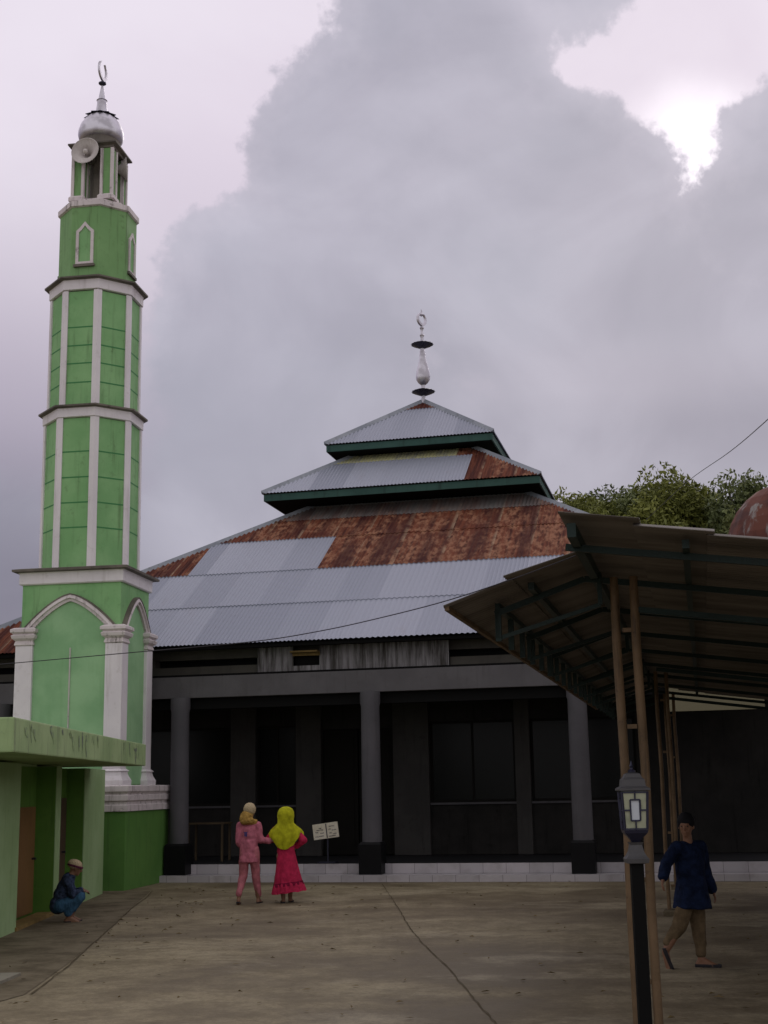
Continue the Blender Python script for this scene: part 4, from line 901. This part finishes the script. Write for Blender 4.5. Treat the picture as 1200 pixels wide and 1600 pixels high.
def hand(bm, wrist, dirv_, palmn, s=1.0, curl=.5):
    w_ = Vector(wrist); d = Vector(dirv_).normalized(); nrm = Vector(palmn).normalized(); nrm = (nrm-d*nrm.dot(d)).normalized(); sd_ = d.cross(nrm)
    pc = w_+d*.04*s
    rot = Matrix((sd_, nrm, d)).transposed(); ell(bm, pc, (.034*s, .014*s, .046*s), rot)
    for k, L in ((-1.5, .062), (-.5, .072), (.5, .068), (1.5, .054)):
        b0 = w_+d*.07*s+sd_*k*.0165*s; p1 = b0+(d*math.cos(curl*.5)+nrm*math.sin(curl*.5))*L*.42*s; p2 = p1+(d*math.cos(curl*1.2)+nrm*math.sin(curl*1.2))*L*.33*s; p3 = p2+(d*math.cos(curl*1.8)+nrm*math.sin(curl*1.8))*L*.25*s
        chain(bm, [b0-d*.015*s, b0, p1, p2, p3], [.0085*s, .008*s, .0075*s, .007*s, .0058*s])
    b0 = w_+d*.02*s-sd_*.028*s; chain(bm, [b0, b0-sd_*.02*s+d*.022*s+nrm*.008*s, b0-sd_*.026*s+d*.048*s+nrm*.016*s], [.010*s, .009*s, .007*s])
def head(bm, c, s, facing, tilt=0):
    """c = head centre, s = head height, facing = direction of the face"""
    c = Vector(c); f = Vector(facing).normalized(); u = Vector((0, 0, 1)); u = (u-f*u.dot(f)).normalized(); x = f.cross(u)
    rot = Matrix((x, f, u)).transposed()
    L = lambda a, b, d: c+x*a*s+f*b*s+u*d*s
    ell(bm, L(0, -.03, .06), (.335*s, .40*s, .42*s), rot)             # skull
    ell(bm, L(0, .06, -.20), (.25*s, .27*s, .29*s), rot)              # jaw
    ell(bm, L(0, .24, -.40), (.10*s, .09*s, .08*s), rot)              # chin
    chain(bm, [L(0, .37, .04), L(0, .44, -.10)], [.03*s, .055*s]); ell(bm, L(0, .38, -.13), (.075*s, .05*s, .04*s), rot)   # nose
    ell(bm, L(0, .33, -.25), (.10*s, .045*s, .022*s), rot); ell(bm, L(0, .325, -.29), (.085*s, .04*s, .024*s), rot)        # lips
    ell(bm, L(0, .33, .12), (.22*s, .05*s, .035*s), rot)              # brow
    for k in (-1, 1):
        ell(bm, L(k*.345, -.02, -.05), (.035*s, .075*s, .12*s), rot); ell(bm, L(k*.17, .22, -.12), (.09*s, .08*s, .08*s), rot)
    return L
def eyes(L, s, parent):
    for k in (-1, 1):
        bm = bmesh.new(); ell(bm, L(k*.14, .335, .02), (.045*s, .035*s, .032*s), None, 12); me = bpy.data.meshes.new('eye'); bm.to_mesh(me); bm.free()
        me.materials.append(eye_m); o = bpy.data.objects.new('eye', me); C.objects.link(o); o.parent = parent
def foot(bm, ankle, toe_dir, s=1.0, pitch=0.0, L=.2):
    a = Vector(ankle); d = Vector(toe_dir).normalized(); x = d.cross(Vector((0, 0, 1))).normalized()
    heel = a-d*.03*s+Vector((0, 0, -.045*s)); ball = a+d*L*.5*s+Vector((0, 0, -.055*s-pitch*.1)); toe = a+d*L*.72*s+Vector((0, 0, -.058*s-pitch*.14))
    chain(bm, [a, heel], [.032*s, .03*s]); chain(bm, [a, ball, toe], [.03*s, .03*s, .018*s]); chain(bm, [heel, ball], [.03*s, .03*s])
    for k in range(-2, 3): chain(bm, [ball+x*k*.012*s, toe+x*k*.014*s-d*abs(k-1)*.006*s], [.014*s, .010*s])
V = Vector
# ---- girl in pink (seen from behind, facing +y); local origin on the ground between her feet
def px_local(root, px, py):    # helper for measuring only
    return D(px, py, root.location.y)
g1 = thing('person', 'child in pink shirt and pink trousers with cream knit cap, walking arm in arm', 'person', (-2.02, 19.75, 0), 0.05)
g1.scale = (0.89, 0.92, 0.955)
bm = bmesh.new()
hipL, hipR = V((-.075, 0, .72)), V((.085, 0, .72)); knL, knR = V((-.10, .05, .40)), V((.10, .07, .40)); anL, anR = V((-.15, -.10, .085)), V((.13, .14, .07))
shL, shR = V((-.155, .02, 1.14)), V((.145, .02, 1.14)); elL, elR = V((-.17, -.02, .90)), V((.19, .0, .92)); wrL, wrR = V((-.10, .14, .78)), V((.34, .06, .905))
torso(bm, (0, 0, .75), (0, .02, 1.10), (.12, .085), (.13, .085), (.105, .075))
chain(bm, [hipL, knL, anL], [.075, .052, .032]); chain(bm, [hipR, knR, anR], [.075, .052, .032])
chain(bm, [shL, elL, wrL], [.042, .034, .023]); chain(bm, [shR, elR, wrR], [.042, .034, .023])
chain(bm, [V((0, .02, 1.12)), V((.01, .03, 1.25))], [.05, .042])
L1 = head(bm, (.012, .035, 1.345), .215, (.55, 1, -.05)); foot(bm, anL, (-.1, 1, -.45), .95, .5); foot(bm, anR, (.1, 1, 0), .95)
hand(bm, wrL, (.1, .5, -.8), (1, 0, 0), .85); hand(bm, wrR, (1, .1, .05), (0, 0, -1), .85)
remesh_obj(bm, 'body', skin_m, g1, .008, 3); eyes(L1, .215, g1)
bm = bmesh.new(); torso(bm, (0, 0, .76), (0, .02, 1.10), (.14, .105), (.145, .10), (.128, .10)); cone(bm, (0, 0, .60), (0, 0, .92), .158, .135, .78, 24, False)
chain(bm, [shL*1, elL], [.058, .052]); chain(bm, [elL, wrL+V((-.0, 0, .01))], [.052, .042]); chain(bm, [shR, elR], [.058, .052]); chain(bm, [elR, wrR-V((.02, 0, 0))], [.052, .042])
chain(bm, [V((-.12, .02, 1.15)), V((.12, .02, 1.15))], [.045, .045])
remesh_obj(bm, 'shirt', pink_m, g1, .011, 4, .022, .09)
bm = bmesh.new(); chain(bm, [hipL+V((0, 0, .06)), hipL, knL, anL+V((.0, .0, .07))], [.08, .085, .070, .048]); chain(bm, [hipR+V((0, 0, .06)), hipR, knR, anR+V((0, 0, .06))], [.08, .085, .070, .048])
remesh_obj(bm, 'trousers', pink_l, g1, .011, 4, .02, .10)
bm = bmesh.new(); ell(bm, (.005, .02, 1.375), (.102, .112, .10)); o = remesh_obj(bm, 'knit_cap', cream_m, g1, .007, 2, .006, .02)
bm = bmesh.new(); ell(bm, (-.035, -.035, 1.28), (.10, .075, .075)); ell(bm, (-.02, -.05, 1.21), (.125, .075, .055)); ell(bm, (-.05, -.045, 1.24), (.10, .07, .07)); chain(bm, [V((-.08, -.04, 1.2)), V((.10, 0, 1.19))], [.05, .04])
remesh_obj(bm, 'scarf', tan_m, g1, .008, 3, .025, .05)
mb = MB(); mb.box(-.055, -.045, -.128, -.120, .985, 1.04); mb.box(-.04, -.015, -.129, -.12, .98, 1.045); mb.box(-.065, -.005, -.128, -.12, 1.035, 1.045); mb.build('back_print', blueprint, g1)
mb = MB(); sole(mb, .21, .08, .02, anL.x-.01, anL.y+.04, .012, .1, -.12); mb.build('sandal', sole_m, g1); mb = MB(); sole(mb, .21, .08, .018, anR.x+.01, anR.y+.05, .0, -.1); mb.build('sandal', sole_m, g1)
# ---- girl in lime hijab and red dress
g2 = thing('person', 'child in long lime yellow headscarf and flared crimson dress, walking arm in arm', 'person', (-1.50, 19.85, 0), -.03)
g2.scale = (0.925, 0.925, 0.925)
bm = bmesh.new()
hipL, hipR = V((-.075, 0, .70)), V((.075, 0, .70)); knL, knR = V((-.06, .05, .39)), V((.07, -.02, .39)); anL, anR = V((-.04, -.02, .075)), V((.06, .10, .075))
shL, shR = V((-.15, .0, 1.10)), V((.15, .0, 1.10)); elL, elR = V((-.26, .03, .965)), V((.27, -.02, .93)); wrL, wrR = V((-.13, .18, .93)), V((.16, .06, .84))
torso(bm, (0, 0, .73), (0, .0, 1.06), (.12, .085), (.13, .085), (.10, .075))
chain(bm, [hipL, knL, anL], [.075, .052, .034]); chain(bm, [hipR, knR, anR], [.075, .052, .034])
chain(bm, [shL, elL, wrL], [.042, .034, .023]); chain(bm, [shR, elR, wrR], [.042, .034, .023])
chain(bm, [V((0, .0, 1.08)), V((0, .01, 1.22))], [.05, .042])
L2 = head(bm, (.0, .03, 1.30), .215, (0, 1, -.05)); foot(bm, anL, (-.1, 1, 0), .95); foot(bm, anR, (.1, 1, 0), .95)
hand(bm, wrL, (.6, .8, 0), (0, 0, -1), .85); hand(bm, wrR, (-.4, .5, -.6), (-1, 0, 0), .85)
remesh_obj(bm, 'body', skin_m, g2, .008, 3); eyes(L2, .215, g2)
bm = bmesh.new(); torso(bm, (0, 0, .76), (0, 0, 1.07), (.14, .11), (.15, .10), (.13, .10)); chain(bm, [shL, elL, wrL-V((-.01, .01, 0))], [.062, .058, .046]); chain(bm, [shR, elR, wrR+V((.01, -.01, .01))], [.062, .060, .046])
remesh_obj(bm, 'bodice', red_m, g2, .011, 4, .015, .08)
mb = MB(); rings = []; NN = 64
for k in range(15):
    t = k/14; z = .92-.765*t; r = .115+.095*t**1.1; r *= 1 if t < .82 else 1.02+.05*math.sin((t-.82)*9)
    rg = []
    for i in range(NN):
        a = 2*math.pi*i/NN; fold = 1+.075*t*math.sin(a*7+1.2)+.04*t*math.sin(a*13+t*3)+(.05*math.sin(a*19) if t > .84 else 0)
        fl = .06*t**2.2*max(0, math.cos(a)) ; rg.append((r*fold*math.cos(a)*1.02+fl+.012*t, r*fold*math.sin(a)*.86, z+.028*t*math.cos(a)+.006*math.sin(a*9)*t))
    rings.append(rg)
mb.loft(rings, True); mb.build('skirt', red_m, g2, smooth=True)
mb = MB(); rings = []
for k in range(3):
    t = .80+.035*k; z = .92-.765*t; rg = []
    for i in range(NN):
        a = 2*math.pi*i/NN; r = (.115+.095*t**1.1)*1.035; fold = 1+.075*t*math.sin(a*7+1.2)+.04*t*math.sin(a*13+t*3); fl = .06*t**2.2*max(0, math.cos(a))
        rg.append((r*fold*math.cos(a)*1.02+fl+.012*t, r*fold*math.sin(a)*.86, z+.028*t*math.cos(a)))
    rings.append(rg)
mb.loft(rings, False); mb.build('skirt_band', redd_m, g2, smooth=True)
prof = [(1.452, .015, .012, .0), (1.445, .055, .055, .0), (1.42, .098, .095, .0), (1.37, .126, .118, .0), (1.31, .134, .120, -.002), (1.25, .126, .108, -.006), (1.20, .130, .098, -.012), (1.15, .175, .10, -.018),
        (1.10, .225, .112, -.02), (1.04, .255, .124, -.02), (.98, .245, .130, -.02), (.92, .195, .130, -.02), (.87, .15, .122, -.02)]
mb = MB(); rings = []; NN = 64
for k, (z, rx, ry, oy) in enumerate(prof):
    t = max(0, (k-6)/6); rg = []
    for i in range(NN):
        a = 2*math.pi*i/NN; f_ = 1+.10*min(1, t*1.6)*math.sin(a*8+.6+t*.8)+.05*t*math.sin(a*15+1)+.02*math.sin(a*5+z*14)
        dz = -t*t*(.07*math.cos(a+math.pi/2+.35)) + t*t*.05*abs(math.cos(a))**2
        yy = ry*math.sin(a)*f_+oy
        if z > 1.22 and yy > .075: yy = .075            # face opening sits in front
        rg.append((rx*math.cos(a)*f_+.006*t*math.sin(z*40), yy, z+dz))
    rings.append(rg)
rings += [[(x*.965, y*.965, z+.006) for x, y, z in rg] for rg in reversed(rings[7:])]
mb.loft(rings, False); mb.build('headscarf', lime_m, g2, smooth=True)
mb = MB(); sole(mb, .21, .08, .02, anL.x-.01, anL.y+.04, 0, .1); mb.build('sandal', sole_m, g2); mb = MB(); sole(mb, .21, .08, .018, anR.x+.01, anR.y+.05, .0, -.1); mb.build('sandal', sole_m, g2)
# ---- boy walking under the canopy; walks toward +x
g3 = thing('person', 'boy in dark blue long-sleeved tunic and khaki trousers striding beside the lamp', 'person', (2.66, 12.28, 0), 0.0)
g3.scale = (0.885, 0.885, 0.885)
bm = bmesh.new()
hipL, hipR = V((-.05, -.035, .70)), V((.03, .06, .70)); knT, anT = V((-.16, -.05, .40)), V((-.30, -.02, .17)); knS, anS = V((.055, .06, .39)), V((.06, .04, .075))
shL, shR = V((-.14, -.06, 1.16)), V((.125, .06, 1.16)); elL, elR = V((-.27, -.10, 1.00)), V((.16, .08, .93)); wrL, wrR = V((-.33, -.22, .86)), V((.225, .08, .72))
torso(bm, (0, 0, .73), (-.01, 0, 1.12), (.12, .09), (.135, .09), (.11, .085))
chain(bm, [hipL, knT, anT], [.078, .055, .036]); chain(bm, [hipR, knS, anS], [.078, .055, .036])
chain(bm, [shL, elL, wrL], [.044, .036, .025]); chain(bm, [shR, elR, wrR], [.044, .036, .025]); chain(bm, [V((-.01, 0, 1.14)), V((-.02, -.02, 1.27))], [.05, .045])
L3 = head(bm, (-.025, -.02, 1.365), .215, (-.45, -1, -.1)); foot(bm, anT, (.35, -.1, -.9), 1, 1.0); foot(bm, anS, (1, -.35, 0), 1.05)
hand(bm, wrL, (-.2, -.5, -.7), (1, 0, 0), .9); hand(bm, wrR, (.3, 0, -1), (-1, 0, 0), .9)
remesh_obj(bm, 'body', skin_m, g3, .008, 3); eyes(L3, .215, g3)
bm = bmesh.new(); torso(bm, (.0, 0, .76), (-.01, 0, 1.13), (.15, .12), (.155, .11), (.14, .11)); cone(bm, (-.01, -.01, .565), (0, 0, .88), .205, .14, .85, 24, False)
chain(bm, [shL, elL, wrL+V((.01, .02, .03))], [.065, .06, .055]); chain(bm, [shR, elR, wrR+V((-.01, 0, .02))], [.065, .06, .055]); chain(bm, [V((-.1, -.04, 1.17)), V((.1, .04, 1.17))], [.05, .05])
remesh_obj(bm, 'tunic', navy_m, g3, .011, 4, .022, .10)
bm = bmesh.new(); chain(bm, [hipL, knT, anT+V((.03, 0, .08))], [.09, .075, .052]); chain(bm, [hipR, knS, anS+V((0, 0, .06))], [.09, .078, .052])
remesh_obj(bm, 'trousers', khaki_m, g3, .011, 4, .02, .10)
bm = bmesh.new(); ell(bm, (-.02, -.005, 1.405), (.092, .10, .078)); cone(bm, (-.02, -.002, 1.39), (-.02, -.0, 1.425), .088, .080); remesh_obj(bm, 'cap', hair_m, g3, .008, 2)
mb = MB(); sole(mb, .26, .09, .03, anS.x+.06, anS.y-.02, 0, math.radians(-90-19)); mb.build('shoe', sole_m, g3)
mb = MB(); sole(mb, .24, .085, .02, 0, 0, 0, 0); so_ = mb.build('shoe', sole_m, g3); so_.location = (-.30, -.075, .085); so_.rotation_euler = (math.radians(-70), 0, math.radians(-80))
# ---- squatting child by the green building, facing +x
g4 = thing('person', 'child in navy jacket, blue jeans and cream cap squatting against the green building', 'person', (-4.06, 17.55, 0), -.25)
g4.scale = (0.94, 0.94, 0.94)
bm = bmesh.new()
hp1, hp2 = V((-.12, -.09, .22)), V((-.12, .09, .22)); k1, k2 = V((.13, -.10, .33)), V((.13, .09, .35)); a1, a2 = V((-.01, -.08, .065)), V((.02, .09, .065))
pel, che = V((-.14, 0, .25)), V((-.04, 0, .50)); s1, s2 = V((-.03, -.13, .54)), V((-.03, .13, .54)); e1, e2 = V((.03, -.15, .36)), V((.05, .15, .36)); w1, w2 = V((.17, -.08, .40)), V((.17, .05, .41))
p, c = pel, che
for t, rx_, ry_ in ((0, .10, .12), (.4, .095, .115), (.8, .09, .125), (1.05, .08, .12)): ell(bm, p+(c-p)*t, (rx_, ry_, .11))
chain(bm, [hp1, k1, a1], [.075, .055, .036]); chain(bm, [hp2, k2, a2], [.075, .055, .036]); chain(bm, [s1, e1, w1], [.042, .035, .025]); chain(bm, [s2, e2, w2], [.042, .035, .025])
chain(bm, [V((-.01, 0, .56)), V((.04, 0, .66))], [.05, .045]); L4 = head(bm, (.075, 0, .70), .20, (1, -.1, -.35)); foot(bm, a1, (1, -.1, 0), 1); foot(bm, a2, (1, .1, 0), 1)
hand(bm, w1, (.8, .5, -.2), (0, 0, -1), .85); hand(bm, w2, (.8, -.5, -.2), (0, 0, -1), .85)
remesh_obj(bm, 'body', skin_m, g4, .008, 3); eyes(L4, .20, g4)
bm = bmesh.new()
for t, rx_, ry_ in ((-.1, .12, .14), (.4, .115, .135), (.8, .11, .145), (1.08, .09, .13)): ell(bm, p+(c-p)*t, (rx_, ry_, .12))
chain(bm, [s1, e1, w1-V((.03, 0, 0))], [.062, .055, .042]); chain(bm, [s2, e2, w2-V((.03, 0, 0))], [.062, .055, .042]); ell(bm, (.0, 0, .585), (.075, .085, .045))
remesh_obj(bm, 'jacket', navy2, g4, .011, 4, .022, .08)
bm = bmesh.new(); ell(bm, (-.15, 0, .21), (.11, .15, .10)); chain(bm, [hp1, k1, a1+V((0, 0, .06))], [.09, .075, .06]); chain(bm, [hp2, k2, a2+V((0, 0, .06))], [.09, .075, .06])
remesh_obj(bm, 'jeans', jean_m, g4, .011, 4, .018, .09)
bm = bmesh.new(); ell(bm, (.058, .0, .745), (.102, .092, .070), Matrix.Rotation(.3, 3, 'Y')); remesh_obj(bm, 'cap', cream_m, g4, .007, 2, .005, .02)
mb = MB(); rg = lambda r, z: [(r*1.05*math.cos(2*math.pi*i/24), r*.95*math.sin(2*math.pi*i/24), z) for i in range(24)]
mb.loft([rg(.098, -.015), rg(.1045, -.012), rg(.1045, .010), rg(.098, .014)], True); cb = mb.build('cap_band', stripe_m, g4); cb.location = (.062, 0, .725); cb.rotation_euler = (0, .3, 0)
for aa in (a1, a2):
    mb = MB(); sole(mb, .22, .085, .02, aa.x+.05, aa.y, 0, math.radians(-90)); mb.build('sandal', sole_m, g4)

bpy.data.scenes.remove(tmp_sc)
